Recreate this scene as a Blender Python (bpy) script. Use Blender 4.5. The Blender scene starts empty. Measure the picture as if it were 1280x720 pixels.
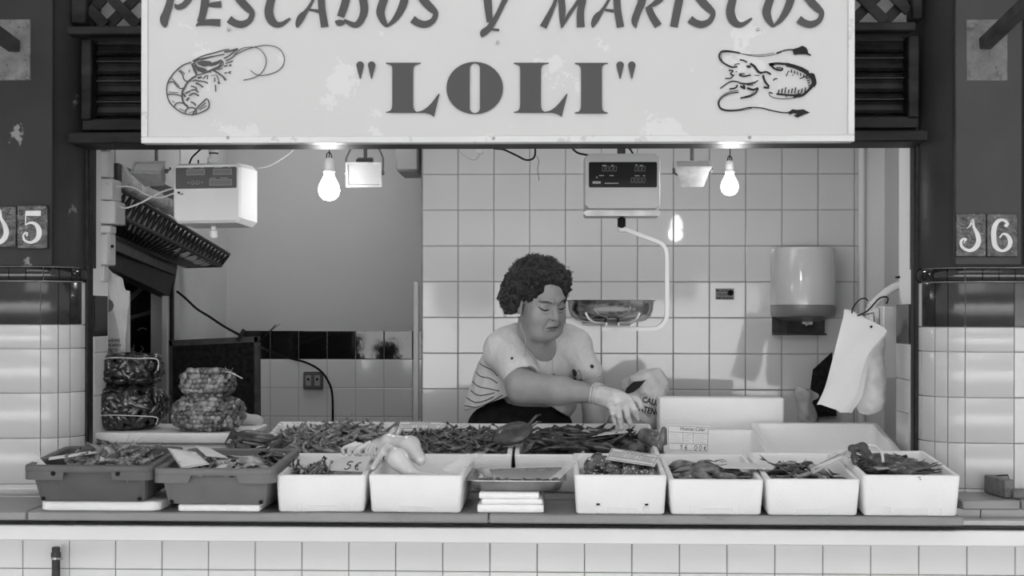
import bpy, math, random
import numpy as np
from mathutils import Vector, Matrix, Euler
random.seed(7); rng = np.random.default_rng(7)
SC = bpy.context.scene; C = SC.collection
# ------------------------------------------------------------------ camera
F = 1687.0; EYE = 1.47; YAW = math.radians(1.76); ROLL = 0.0015; HZ = 395.0
fw = Vector((-math.sin(YAW), math.cos(YAW), 0)); rt0 = Vector((math.cos(YAW), math.sin(YAW), 0)); up0 = Vector((0, 0, 1))
rt = rt0*math.cos(ROLL)+up0*math.sin(ROLL); up = up0*math.cos(ROLL)-rt0*math.sin(ROLL)
cam = bpy.data.objects.new('camera', bpy.data.cameras.new('camera')); C.objects.link(cam)
cam.matrix_world = Matrix(((rt.x, up.x, -fw.x, 0), (rt.y, up.y, -fw.y, 0), (rt.z, up.z, -fw.z, EYE), (0, 0, 0, 1)))
cam.data.sensor_width = 36; cam.data.lens = F/1280*36; cam.data.shift_y = (HZ-360)/1280
cam.data.clip_start = .05
SC.camera = cam
def P(px, py, Y):
    d = fw + rt*((px-640)/F) + up*((HZ-py)/F)
    t = Y/d.y
    return Vector((d.x*t, Y, EYE+d.z*t))
def PX(px, Y): return P(px, HZ, Y).x
def PZ(py, Y, px=640): return P(px, py, Y).z
# ------------------------------------------------------------------ world, lights, exposure
w = bpy.data.worlds.new('world'); SC.world = w; w.use_nodes = True
nt = w.node_tree; nt.nodes.clear()
bgn = nt.nodes.new('ShaderNodeBackground'); on = nt.nodes.new('ShaderNodeOutputWorld')
tc = nt.nodes.new('ShaderNodeTexCoord'); sp = nt.nodes.new('ShaderNodeSeparateXYZ'); rp = nt.nodes.new('ShaderNodeValToRGB')
nt.links.new(tc.outputs['Generated'], sp.inputs[0]); nt.links.new(sp.outputs['Z'], rp.inputs[0])
rp.color_ramp.elements[0].position = 0.0; rp.color_ramp.elements[0].color = (1.0, 1.0, 1.0, 1)
rp.color_ramp.elements[1].position = .6; rp.color_ramp.elements[1].color = (.80, .80, .80, 1)
nt.links.new(rp.outputs[0], bgn.inputs[0]); bgn.inputs[1].default_value = 0.70
nt.links.new(bgn.outputs[0], on.inputs[0])
def area(name, loc, target, size, power, sy=None):
    l = bpy.data.lights.new(name, 'AREA'); l.energy = power; l.size = size
    if sy: l.shape = 'RECTANGLE'; l.size_y = sy
    o = bpy.data.objects.new(name, l); C.objects.link(o); o.location = loc
    o.rotation_euler = (Vector(target)-Vector(loc)).to_track_quat('-Z', 'Y').to_euler(); return o
sun = bpy.data.lights.new('sun', 'SUN'); sun.energy = 18; sun.angle = .01; suno = bpy.data.objects.new('sun', sun); C.objects.link(suno); suno.rotation_euler = Vector((.12, -.77, -.64)).to_track_quat('-Z', 'Y').to_euler(); suno.location = (0, 12, 10)
area('street_fill', (0.3, -5.0, 5.3), (0, 4.2, 1.1), 8.0, 115, 2.4)  # added soft fill above the alley, for brightness and directional shading
area('stall_fill', (-.2, 4.25, 2.45), (-.3, 5.3, 0.9), 2.1, 3.5, .3)  # added soft fill inside the stall to lift the back wall
area('alcove_fill', (-1.05, 5.75, 2.5), (-1.0, 6.1, 0.5), .7, 2.6, .5)  # added soft fill brightening the alcove, no visible source
SC.view_settings.view_transform = 'Standard'; SC.view_settings.look = 'None'; SC.view_settings.exposure = 0.28; SC.view_settings.gamma = 1
SC.view_settings.use_curve_mapping = False
# ------------------------------------------------------------------ materials
MATS = {}
def mat(name, g, rough=.5, metal=0, var=.0, vscale=8, bump=0, bscale=60, spec=.5, trans=0, alpha=1, emit=0, coat=0, dark=None, dscale=4, dlo=.55, dhi=.62, stretch=None):
    if name in MATS: return MATS[name]
    m = bpy.data.materials.new(name); m.use_nodes = True; n = m.node_tree.nodes; L = m.node_tree.links
    b = n['Principled BSDF']
    b.inputs['Base Color'].default_value = (g, g, g, 1); b.inputs['Roughness'].default_value = rough; b.inputs['Metallic'].default_value = metal
    b.inputs['Specular IOR Level'].default_value = spec; b.inputs['Transmission Weight'].default_value = trans; b.inputs['Alpha'].default_value = alpha
    b.inputs['Coat Weight'].default_value = coat; b.inputs['Coat Roughness'].default_value = .08
    if emit:
        b.inputs['Emission Color'].default_value = (1, 1, 1, 1); b.inputs['Emission Strength'].default_value = emit
    t = None
    def coord():
        nonlocal t
        if t is None:
            t = n.new('ShaderNodeNewGeometry').outputs['Position']
            if stretch:
                mp = n.new('ShaderNodeMapping'); mp.inputs['Scale'].default_value = stretch; L.new(t, mp.inputs[0]); t = mp.outputs[0]
        return t
    if var or dark is not None:
        nz = n.new('ShaderNodeTexNoise'); nz.inputs['Scale'].default_value = vscale; nz.inputs['Detail'].default_value = 5; L.new(coord(), nz.inputs['Vector'])
        r = n.new('ShaderNodeValToRGB'); a, c = max(0, g-var), g+var
        r.color_ramp.elements[0].position = .3; r.color_ramp.elements[0].color = (a, a, a, 1)
        r.color_ramp.elements[1].position = .7; r.color_ramp.elements[1].color = (c, c, c, 1)
        L.new(nz.outputs[0], r.inputs[0]); out = r.outputs[0]
        if dark is not None:
            n2 = n.new('ShaderNodeTexNoise'); n2.inputs['Scale'].default_value = dscale; n2.inputs['Detail'].default_value = 7; n2.inputs['Roughness'].default_value = .65; L.new(coord(), n2.inputs['Vector'])
            r2 = n.new('ShaderNodeValToRGB'); r2.color_ramp.elements[0].position = dlo; r2.color_ramp.elements[1].position = dhi
            L.new(n2.outputs[0], r2.inputs[0])
            mx = n.new('ShaderNodeMixRGB'); mx.inputs[2].default_value = (dark, dark, dark, 1); L.new(r2.outputs[0], mx.inputs[0]); L.new(out, mx.inputs[1]); out = mx.outputs[0]
        L.new(out, b.inputs['Base Color'])
    if bump:
        nz = n.new('ShaderNodeTexNoise'); nz.inputs['Scale'].default_value = bscale; nz.inputs['Detail'].default_value = 4; L.new(coord(), nz.inputs['Vector'])
        bp = n.new('ShaderNodeBump'); bp.inputs['Strength'].default_value = bump; bp.inputs['Distance'].default_value = .01; L.new(nz.outputs[0], bp.inputs['Height']); L.new(bp.outputs[0], b.inputs['Normal'])
    MATS[name] = m; return m
M = dict(
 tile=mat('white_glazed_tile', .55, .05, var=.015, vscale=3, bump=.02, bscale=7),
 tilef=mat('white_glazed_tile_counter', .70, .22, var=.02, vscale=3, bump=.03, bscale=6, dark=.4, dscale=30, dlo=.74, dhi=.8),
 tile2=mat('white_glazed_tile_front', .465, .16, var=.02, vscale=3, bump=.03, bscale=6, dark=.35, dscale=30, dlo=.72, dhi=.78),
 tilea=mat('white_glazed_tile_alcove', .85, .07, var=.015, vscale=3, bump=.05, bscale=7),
 dtile=mat('dark_glazed_tile', .012, .05, var=.004, vscale=14, bump=.06, bscale=9),
 dtile2=mat('dark_glazed_tile_front', .022, .16, var=.006, vscale=12, bump=.05, bscale=9),
 grout=mat('grout_grey', .22, .9, var=.04, vscale=40), groutw=mat('grout_white', .5, .9, var=.04, vscale=40),
 plaster=mat('plaster_wall', .54, .8, var=.012, vscale=3, bump=.05, bscale=120),
 plaster2=mat('plaster_light', .70, .8, var=.03, vscale=4, bump=.1, bscale=60),
 paint=mat('dark_gloss_paint', .030, .4, spec=.12, var=.005, vscale=5, bump=.12, bscale=35, dark=.14, dscale=6, dlo=.665, dhi=.69),
 paint2=mat('grey_gloss_paint', .052, .4, spec=.15, var=.008, vscale=4, bump=.1, bscale=35, dark=.22, dscale=9, dlo=.74, dhi=.77),
 wood=mat('dark_painted_wood', .014, .5, spec=.15, var=.01, vscale=20, bump=.15, bscale=50, dark=.12, dscale=25, dlo=.68, dhi=.75, stretch=(.3, 1, 1)),
 shutter=mat('shutter_metal', .014, .35, spec=.25, var=.01, vscale=15, bump=.1, bscale=30),
 iron=mat('black_iron', .012, .45, spec=.2, var=.006, vscale=30, bump=.25, bscale=90, dark=.2, dscale=50, dlo=.70, dhi=.76),
 sign=mat('sign_board', .52, .35, var=.012, vscale=2, dark=.58, dscale=5, dlo=.60, dhi=.61),
 signedge=mat('sign_edge', .60, .4, var=.02, vscale=6, dark=.48, dscale=20, dlo=.6, dhi=.63),
 ink=mat('sign_paint', .075, .6, spec=.2), ink2=mat('black_print', .02, .7, spec=.15),
 foam=mat('white_foam', .78, .75, var=.02, vscale=10, bump=.12, bscale=140, dark=.6, dscale=18, dlo=.70, dhi=.8),
 foam2=mat('foam_sheet', .84, .8, var=.03, vscale=30, bump=.3, bscale=90),
 marble=mat('grey_worktop', .22, .35, var=.04, vscale=9, bump=.04, bscale=40, dark=.16, dscale=12, dlo=.58, dhi=.72, stretch=(.35, 1, 1)),
 ledge=mat('white_ledge', .72, .35, var=.02, vscale=5, dark=.3, dscale=30, dlo=.72, dhi=.76),
 crate=mat('grey_plastic_crate', .105, .5, spec=.3, var=.01, vscale=15, bump=.04, bscale=60), crate2=mat('grey_plastic_crate_pale', .15, .5, spec=.3, var=.012, vscale=15, bump=.04, bscale=60),
 black=mat('black_matte', .008, .6, spec=.15), steel=mat('brushed_steel', .50, .2, metal=1), steeld=mat('dull_steel', .35, .35, metal=1, var=.08, vscale=12, bump=.1, bscale=40),
 gplate=mat('galvanised_plate', .13, .6, metal=.1, var=.03, vscale=30, bump=.2, bscale=120, dark=.05, dscale=90, dlo=.58, dhi=.66),
 plastic=mat('white_plastic', .62, .35, var=.01), plasticg=mat('grey_plastic', .35, .4), cream=mat('cream_case', .68, .35, var=.01),
 display=mat('dark_display', .015, .12, spec=.4), digit=mat('dim_digit', .16, .4), digitp=mat('pale_print', .35, .5),
 card=mat('price_card', .62, .6, var=.03, vscale=30), cardd=mat('grey_card', .42, .7, var=.02, vscale=30),
 film=mat('clear_film', .85, .18, trans=.0, alpha=.35, bump=.6, bscale=25), bagw=mat('white_bag', .66, .35, var=.03, vscale=12, bump=.3, bscale=18),
 paper=mat('paper', .66, .85, var=.015), wrapper=mat('shiny_film', .6, .12, alpha=.75, bump=.6, bscale=25, var=.15, vscale=20),
 skin=mat('skin', .30, .5, var=.02, vscale=25, bump=.12, bscale=120), hair=mat('hair', .034, .7, spec=.15, var=.022, vscale=55, bump=.9, bscale=170),
 shirt=mat('melange_shirt', .56, .85, var=.03, vscale=90, bump=.25, bscale=22), trouser=mat('dark_trouser', .016, .8, spec=.15, var=.006, vscale=30, bump=.3, bscale=14),
 stripe=mat('shirt_print', .04, .85), glove=mat('latex_glove', .55, .3, bump=.35, bscale=55, var=.04, vscale=30),
 lips=mat('lip_skin', .16, .45), brow=mat('brow_hair', .12, .8), pearl=mat('pearl', .8, .15),
 prawn=mat('prawn_shell', .10, .3, var=.09, vscale=60, coat=.25), prawnp=mat('pale_prawn_shell', .21, .3, var=.15, vscale=50, coat=.25),
 fishd=mat('dark_fish_skin', .035, .22, var=.03, vscale=40, coat=.25), fishs=mat('silver_fish_skin', .26, .22, var=.22, vscale=25, coat=.3),
 squidw=mat('white_squid', .55, .16, var=.04, vscale=12, coat=.8), mussel=mat('mussel_shell', .018, .25, var=.02, vscale=60, coat=.7, bump=.3, bscale=40, dark=.14, dscale=50, dlo=.58, dhi=.70),
 cockle=mat('cockle_shell', .17, .4, var=.09, vscale=70, coat=.3, bump=.4, bscale=120), net=mat('dark_net', .03, .6), netg=mat('grey_net', .2, .6), string=mat('pale_string', .45, .8),
 crab=mat('crab_shell', .035, .4, var=.02, vscale=40, coat=.3, bump=.3, bscale=60), speck=mat('speckled_skin', .05, .15, var=.03, vscale=30, coat=1, dark=.45, dscale=110, dlo=.58, dhi=.62),
 wicker=mat('dark_wicker', .014, .45, var=.01, vscale=50), bulb=mat('lit_bulb', .9, .2, emit=15), glass=mat('lamp_glass', .6, .1, alpha=.5), refl=mat('lamp_reflector', .62, .35, metal=.5, var=.1, vscale=25),
 floorm=mat('stall_floor', .16, .5, var=.03), road=mat('alley_paving', .62, .7, var=.04, vscale=3), board=mat('dark_board', .012, .7, spec=.1, var=.008, vscale=60, bump=.15, bscale=200),
 ice=mat('crushed_ice', .3, .3, var=.1, vscale=60, bump=.8, bscale=60), cork=mat('cork_block', .3, .8, var=.03, vscale=50),
)
# ------------------------------------------------------------------ mesh helpers
def base(o):
    v = Vector((0, 0, 0)); x = o
    while x is not None: v = v+x.location; x = x.parent
    return v
class MB:
    def __init__(s): s.v = []; s.f = []
    def add(s, vs, fs):
        k = len(s.v); s.v += [tuple(p) for p in vs]; s.f += [tuple(i+k for i in f) for f in fs]; return s
    def loft(s, rings, cap0=True, cap1=True, closed=True):
        n = len(rings[0]); vs = [p for r in rings for p in r]; fs = []
        for i in range(len(rings)-1):
            for j in range(n if closed else n-1):
                a, b = i*n+j, i*n+(j+1) % n
                fs.append((a, b, b+n, a+n))
        if cap0: fs.append(tuple(reversed(range(n))))
        if cap1: fs.append(tuple(range((len(rings)-1)*n, len(rings)*n)))
        return s.add(vs, fs)
    def box(s, c, d, bev=0, R=None):
        x, y, z = [q/2 for q in d]; bev = min(bev, x*.45, y*.45, z*.45)
        if bev <= 0:
            vs = [(a*x, b*y, e*z) for e in (-1, 1) for a, b in ((-1, -1), (1, -1), (1, 1), (-1, 1))]
            fs = [(3, 2, 1, 0), (4, 5, 6, 7), (0, 1, 5, 4), (1, 2, 6, 5), (2, 3, 7, 6), (3, 0, 4, 7)]
        else:
            vs, fs = [], []; idx = {}
            for a in (-1, 1):
                for b in (-1, 1):
                    for e in (-1, 1):
                        for k in range(3):
                            p = [a*(x-bev), b*(y-bev), e*(z-bev)]; p[k] = (a*x, b*y, e*z)[k]
                            idx[(a, b, e, k)] = len(vs); vs.append(tuple(p))
            def q(*k): fs.append(tuple(idx[i] for i in k))
            for sgn in (-1, 1):
                for k, o in ((0, 1), (1, -1), (2, 1)):
                    l = []
                    for u, v2 in ((-1, -1), (1, -1), (1, 1), (-1, 1)):
                        key = [0, 0, 0]; key[k] = sgn; key[(k+1) % 3] = u; key[(k+2) % 3] = v2; l.append((*key, k))
                    if sgn < 0: l.reverse()
                    q(*l)
            for k in range(3):
                i1, i2 = (k+1) % 3, (k+2) % 3
                for a in (-1, 1):
                    for b in (-1, 1):
                        def kk(t, kk_): key = [0, 0, 0]; key[k] = t; key[i1] = a; key[i2] = b; return (*key, kk_)
                        l = [kk(-1, i1), kk(1, i1), kk(1, i2), kk(-1, i2)]
                        if a*b > 0: l.reverse()
                        q(*l)
            for a in (-1, 1):
                for b in (-1, 1):
                    for e in (-1, 1):
                        l = [(a, b, e, 0), (a, b, e, 1), (a, b, e, 2)]
                        if a*b*e < 0: l.reverse()
                        q(*l)
        R = R or Matrix.Identity(3); c = Vector(c)
        return s.add([R @ Vector(p)+c for p in vs], fs)
    def tube(s, pts, r, n=8, cap=True, flat=None):
        pts = [Vector(p) for p in pts]; rs = r if isinstance(r, (list, tuple)) else [r]*len(pts); rings = []; prev = None
        for i, p in enumerate(pts):
            t = (pts[min(i+1, len(pts)-1)]-pts[max(i-1, 0)]).normalized()
            if prev is None: a = t.orthogonal().normalized() if flat is None else (Vector(flat)-t*Vector(flat).dot(t)).normalized()
            else: a = (prev-t*prev.dot(t)); a = a.normalized() if a.length > 1e-6 else t.orthogonal().normalized()
            prev = a; b = t.cross(a)
            k = 1 if flat is None else .35
            if flat is not None: rings.append([p+(a*x*k+b*y)*rs[i] for x, y in ((-1, -1), (1, -1), (1, 1), (-1, 1))])
            else: rings.append([p+(a*math.cos(2*math.pi*j/n)+b*math.sin(2*math.pi*j/n))*rs[i] for j in range(n)])
        return s.loft(rings, cap, cap)
    def lathe(s, prof, c=(0, 0, 0), n=24, axis=Vector((0, 0, 1))):
        q = Vector((0, 0, 1)).rotation_difference(axis); c = Vector(c)
        rings = [[q @ Vector((r*math.cos(2*math.pi*j/n), r*math.sin(2*math.pi*j/n), z))+c for j in range(n)] for r, z in prof]
        return s.loft(rings)
    def ell(s, c, r, n=10, m=7, R=None):
        R = R or Matrix.Identity(3); rings = []
        for i in range(m):
            a = math.pi*(i+.35)/(m-.3)-math.pi/2
            a = -math.pi/2+math.pi*(i+.3)/(m-1+.6)
            rings.append([R @ Vector((r[0]*math.cos(a)*math.cos(2*math.pi*j/n), r[1]*math.cos(a)*math.sin(2*math.pi*j/n), r[2]*math.sin(a)))+Vector(c) for j in range(n)])
        return s.loft(rings)
    def mesh(s, name, smooth=True, ang=40):
        me = bpy.data.meshes.new(name); me.from_pydata(s.v, [], s.f); me.update()
        if smooth:
            me.polygons.foreach_set('use_smooth', [True]*len(me.polygons)); me.set_sharp_from_angle(angle=math.radians(ang))
        return me
    def build(s, name, m, parent=None, W=False, smooth=True, ang=40, **kw):
        if W and parent is not None:
            b = base(parent); s.v = [(x-b.x, y-b.y, z-b.z) for x, y, z in s.v]
        elif W:
            xs = np.array(s.v); c = Vector(((xs[:, 0].min()+xs[:, 0].max())/2, (xs[:, 1].min()+xs[:, 1].max())/2, xs[:, 2].min())); s.v = [(x-c.x, y-c.y, z-c.z) for x, y, z in s.v]
        me = s.mesh(name, smooth, ang); o = bpy.data.objects.new(name, me); C.objects.link(o)
        me.materials.append(m)
        if parent is not None: o.parent = parent
        elif W: o.location = c
        for k, v in kw.items(): o[k] = v
        return o
def thing(name, label, cat, loc=(0, 0, 0), rot=(0, 0, 0), group=None):
    o = bpy.data.objects.new(name, None); C.objects.link(o); o.location = loc; o.rotation_euler = rot; o.empty_display_size = .05
    o['label'] = label; o['category'] = cat
    if group: o['group'] = group
    return o
def tag(o, label, cat, group=None):
    o['label'] = label; o['category'] = cat
    if group: o['group'] = group
    return o
def mtx(o):
    return Matrix.LocRotScale(o.location, o.rotation_euler, o.scale)
def rrect(x0, x1, y0, y1, r, z, n=4):
    pts = []
    for cx, cy, a0 in ((x1-r, y0+r, -90), (x1-r, y1-r, 0), (x0+r, y1-r, 90), (x0+r, y0+r, 180)):
        for i in range(n):
            a = math.radians(a0+90*i/(n-1)); pts.append((cx+r*math.cos(a), cy+r*math.sin(a), z))
    return pts
def cat_rom(pts, k=6):
    pts = [np.array(p, float) for p in pts]
    if len(pts) < 3: return [tuple(pts[0]+(pts[1]-pts[0])*i/k) for i in range(k+1)]
    e = [2*pts[0]-pts[1]]+pts+[2*pts[-1]-pts[-2]]; out = []
    for i in range(1, len(e)-2):
        p0, p1, p2, p3 = e[i-1:i+3]
        for j in range(k):
            t = j/k; out.append(tuple(.5*((2*p1)+(p2-p0)*t+(2*p0-5*p1+4*p2-p3)*t*t+(-p0+3*p1-3*p2+p3)*t**3)))
    out.append(tuple(pts[-1])); return out
SK = [0]
def stroke(mb, pts, f, k=5, y=0, th=.0012):
    SK[0] = (SK[0]+1) % 5; th = th+SK[0]*.00012
    """brush stroke: points (x, y, width) in some 2-D frame; f maps (x, y, lift) to space"""
    c = cat_rom(pts, k); L = []; R = []
    for i, p in enumerate(c):
        a, b = c[max(i-1, 0)], c[min(i+1, len(c)-1)]; dx, dy = b[0]-a[0], b[1]-a[1]; l = math.hypot(dx, dy) or 1
        nx, ny = -dy/l*p[2]/2, dx/l*p[2]/2; L.append((p[0]+nx, p[1]+ny)); R.append((p[0]-nx, p[1]-ny))
    rings = [[f(*L[i], 0), f(*L[i], th), f(*R[i], th), f(*R[i], 0)] for i in range(len(c))]
    mb.loft(rings)
def poly(mb, pts, f, th=.0012):
    mb.loft([[f(x, y, 0) for x, y in pts], [f(x, y, th) for x, y in pts]])
# ------------------------------------------------------------------ signed-distance shapes -> one smooth surface
def rc(a, b, r1, r2=None):
    a = np.array(a, np.float32); b = np.array(b, np.float32); r2 = r1 if r2 is None else r2; ba = b-a; bb = float(ba@ba) or 1e-9
    def f(p):
        pa = p-a; t = np.clip((pa@ba)/bb, 0, 1); d = pa-t[..., None]*ba
        return np.sqrt((d*d).sum(-1))-(r1+(r2-r1)*t)
    return f
def el(c, r, R=None):
    c = np.array(c, np.float32); r = np.array(r, np.float32); R = None if R is None else np.array(R, np.float32)
    def f(p):
        q = p-c
        if R is not None: q = q@R
        k = np.sqrt(((q/r)**2).sum(-1)); k2 = np.sqrt(((q/(r*r))**2).sum(-1))+1e-9
        return k*(k-1)/k2
    return f
def smin(a, b, k):
    h = np.clip(.5+.5*(b-a)/k, 0, 1); return b*(1-h)+a*h-k*h*(1-h)
def U(fs, k=.01):
    def f(p):
        d = fs[0](p)
        for g in fs[1:]: d = smin(d, g(p), k)
        return d
    return f
def sub(f, g, k=.005): return lambda p: -smin(-f(p), g(p), k)
def noise3(p, s, amp):
    x, y, z = p[..., 0]*s, p[..., 1]*s, p[..., 2]*s
    return amp*(np.sin(x+1.3*np.sin(z*.7))*np.sin(y*1.1+.8)*np.sin(z*.9+1.7)+.5*np.sin(2.1*x+y+.5)*np.sin(1.9*y-z)*np.sin(2.3*z+x*.6))
def sdf(f, lo, hi, h):
    lo = np.array(lo, np.float32); n = np.ceil((np.array(hi)-lo)/h).astype(int)+1
    g = np.stack(np.meshgrid(*[lo[i]+h*np.arange(n[i], dtype=np.float32) for i in range(3)], indexing='ij'), -1)
    D = np.empty(g.shape[:3], np.float32)
    for i in range(0, n[0], 16): D[i:i+16] = f(g[i:i+16])
    S = D < 0; cs = [(i, j, k) for i in (0, 1) for j in (0, 1) for k in (0, 1)]
    sl = lambda A, c: A[c[0]:A.shape[0]-1+c[0], c[1]:A.shape[1]-1+c[1], c[2]:A.shape[2]-1+c[2]]
    cnt = sum(sl(S, c).astype(np.int8) for c in cs); act = (cnt > 0) & (cnt < 8)
    ii = np.argwhere(act); acc = np.zeros((len(ii), 3), np.float32); num = np.zeros(len(ii), np.float32)
    for c in cs:
        for ax in range(3):
            if c[ax]: continue
            c2 = list(c); c2[ax] = 1
            a = D[ii[:, 0]+c[0], ii[:, 1]+c[1], ii[:, 2]+c[2]]; b = D[ii[:, 0]+c2[0], ii[:, 1]+c2[1], ii[:, 2]+c2[2]]
            m = (a < 0) != (b < 0); t = np.where(m, a/(a-b+1e-12), 0); p = np.array(c, np.float32)[None].repeat(len(ii), 0); p[:, ax] += t
            acc += p*m[:, None]; num += m
    V = lo+h*(ii+acc/num[:, None]); idx = -np.ones(act.shape, int); idx[tuple(ii.T)] = np.arange(len(ii)); Fs = []
    for ax in range(3):
        u, v = [(1, 2), (2, 0), (0, 1)][ax]; s0 = [slice(None)]*3; s1 = [slice(None)]*3; s0[ax] = slice(0, -1); s1[ax] = slice(1, None)
        e = np.argwhere(S[tuple(s0)] != S[tuple(s1)]); e = e[(e[:, u] > 0) & (e[:, v] > 0) & (e[:, u] < n[u]-1) & (e[:, v] < n[v]-1)]
        if not len(e): continue
        q = []
        for du, dv in ((1, 1), (0, 1), (0, 0), (1, 0)):
            k = e.copy(); k[:, u] -= du; k[:, v] -= dv; q.append(idx[tuple(k.T)])
        q = np.stack(q, 1); fl = S[tuple(e.T)]; q[~fl] = q[~fl][:, ::-1]; Fs.append(q)
    return V, np.concatenate(Fs)
def sdf_obj(name, f, lo, hi, h, m, parent=None, W=True, **kw):
    V_, F_ = sdf(f, lo, hi, h)
    mb = MB(); mb.v = [tuple(p) for p in V_.tolist()]; mb.f = [tuple(q) for q in F_.tolist()]
    return mb.build(name, m, parent, W=W, ang=180, **kw)
# ================================================================== STRUCTURE
def struct(name, mb, m, **kw):
    o = mb.build(name, m); o['kind'] = 'structure'
    for k, v in kw.items(): o[k] = v
    return o
TC = {}
def tile_mesh(wd, h, m, th=.006):
    key = (round(wd, 3), round(h, 3), m.name, th)
    if key not in TC:
        g, b = .0011, .0022; mb = MB(); x, z = wd/2-g, h/2-g
        r = lambda i, y: [(-x+i, y, -z+i), (x-i, y, -z+i), (x-i, y, z-i), (-x+i, y, z-i)]
        mb.loft([r(0, 0), r(0, -th+b*.6), r(b, -th)], False, True)
        me = mb.mesh('tile', False); me.materials.append(m); TC[key] = me
    return TC[key]
def tiles(parent, xs, zs, org, mf, ang=0, th=.006, skip=None):
    """xs: distances along the wall from org, zs: world heights, ang: turn about the vertical"""
    R = Matrix.Rotation(ang, 4, 'Z')
    for j in range(len(zs)-1):
        for i in range(len(xs)-1):
            if skip and skip(i, j): continue
            m = mf(i, j) if callable(mf) else mf
            wd, h = abs(xs[i+1]-xs[i]), abs(zs[j+1]-zs[j])
            o = bpy.data.objects.new('tile', tile_mesh(wd, h, m, th)); C.objects.link(o); o.parent = parent
            o.location = Vector((org[0], org[1], 0))+R @ Vector(((xs[i]+xs[i+1])/2, 0, 0))+Vector((0, 0, (zs[j]+zs[j+1])/2))
            o.rotation_euler = (math.radians(random.uniform(-.12, .12)), 0, ang+math.radians(random.uniform(-.12, .12)))
T = .135
# floors, ceiling
struct('floor', MB().box((0, 5.3, -.02), (4.4, 3.0, .3)), M['floorm'])          # raised stall floor
struct('ground', MB().box((0, -2.5, -.1), (18, 13.3, .1)), M['road'])
struct('ceiling', MB().box((0, 5.3, 2.62), (4.4, 3.0, .1)), M['plaster2'])
# back wall with white tiles (stands forward of the alcove)
YB = 5.09; xb0 = PX(526.5, YB); xb1 = PX(1078, YB)
wb = struct('wall_back', MB().box(((xb0+1.32)/2, YB+.06, 1.3), (1.32-xb0, .12, 2.6)), M['grout'])
zt = PZ(218, YB, 690); zs = [zt+T*k for k in range(4, -12, -1)]
xs = [PX(528, YB)+T*k for k in range(13)]+[PX(1076, YB)]
tiles(wb, xs, zs[::-1], (0, YB), M['tile'])
wbp = MB().box(((PX(1078, YB)+1.32)/2, YB-.004, 1.3), (1.32-PX(1078, YB), .012, 2.6)).build('plaster_strip', M['plaster2'], wb)
cg = MB().box(((PX(517, YB)+PX(524, YB))/2, YB-.006, (PZ(352, YB)+.2)/2), (.02, .03, PZ(352, YB)-.2), .003); tg = struct('trim_1', cg, M['plasticg'])
# alcove wall
YA = 6.35; xl = -1.55
wa = struct('wall_alcove', MB().box(((xl-.2+xb0+.2)/2, YA+.06, 1.3), (xb0+.4-xl, .12, 2.6)), M['plaster'])
za = PZ(413.5, YA, 500); xa = [PX(516, YA)-T*k for k in range(9, -3, -1)]; xa = [x for x in xa if x > xl+.02]
for x0, x1, z0 in ((xa[0], xa[-1], 0),):
    MB().box(((x0+x1)/2, YA-.001, (za+.15)/2), (x1-x0, .004, za-.15)).build('grout_bed', M['groutw'], wa)
tiles(wa, xa, [za-T, za], (0, YA-.002), M['dtile'])
tiles(wa, xa, [za-T*k for k in range(6, 0, -1)], (0, YA-.002), M['tilea'])
# side walls
wl = struct('wall_left', MB().box((xl-.06, 5.95, 1.3), (.12, .8, 2.6)).box((xl-.06, 4.42, 1.3), (.12, .62, 2.6)).box((xl-.06, 5.14, 2.24), (.12, .84, .76)), M['plaster2'])
tiles(wl, [0, .1, .1+T, .1+2*T, .1+3*T], [za-T, za-T+.085], (xl, 6.34-.1-3*T), M['dtile'], math.radians(90))
struct('wall_right', MB().box((1.30, 4.62, 1.3), (.13, 1.0, 2.6)), M['plaster'])
# dark room beyond the side door
struct('wall_beyond', MB().box((xl-1.2, 5.2, 1.3), (.1, 2.4, 2.6)).box((xl-.66, 4.1, 1.3), (1.1, .1, 2.6)).box((xl-.66, 6.3, 1.3), (1.1, .1, 2.6)).box((xl-.66, 5.2, 2.62), (1.1, 2.4, .1)), M['board'])
# counter front
YF = 3.70; TF = PX(682, YF)-PX(623, YF)
xf = [PX(30, YF)+TF*k for k in range(-3, 24)]; z1 = PZ(712, YF, 300)
wf = struct('wall_front', MB().box((0, YF+.04, .45), (3.4, .08, .9)), M['grout'])
hf = .125; zf = [z1-hf*5, z1-hf*4, z1-hf*3, z1-hf*2, z1-hf, z1, z1+hf*.93]
tiles(wf, xf, zf, (0, YF), M['tilef'])
MB().box((0, YF-.002, z1+.16), (3.4, .01, .05)).build('grout_bed', M['groutw'], wf)
# white ledge under the worktop
lg = thing('counter_ledge', 'long white painted ledge under the grey worktop, above the front tiles', 'ledge', (0, 3.62, PZ(679, 3.545)))
zl0, zl1 = PZ(679.5, 3.545), PZ(660, 3.545)
MB().box((0, 3.625, (zl0+zl1)/2), (3.3, .16, zl1-zl0), .003).build('board', M['ledge'], lg, W=True)
MB().box((0, 3.575, zl1+.003), (3.3, .03, .005)).build('rail', M['iron'], lg, W=True)
for k in range(11):
    MB().box((-1.5+k*.30, 3.615, zl1+.013), (.297, .05, .014), .002).build('tile', M['tile2'], lg, W=True)
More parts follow.
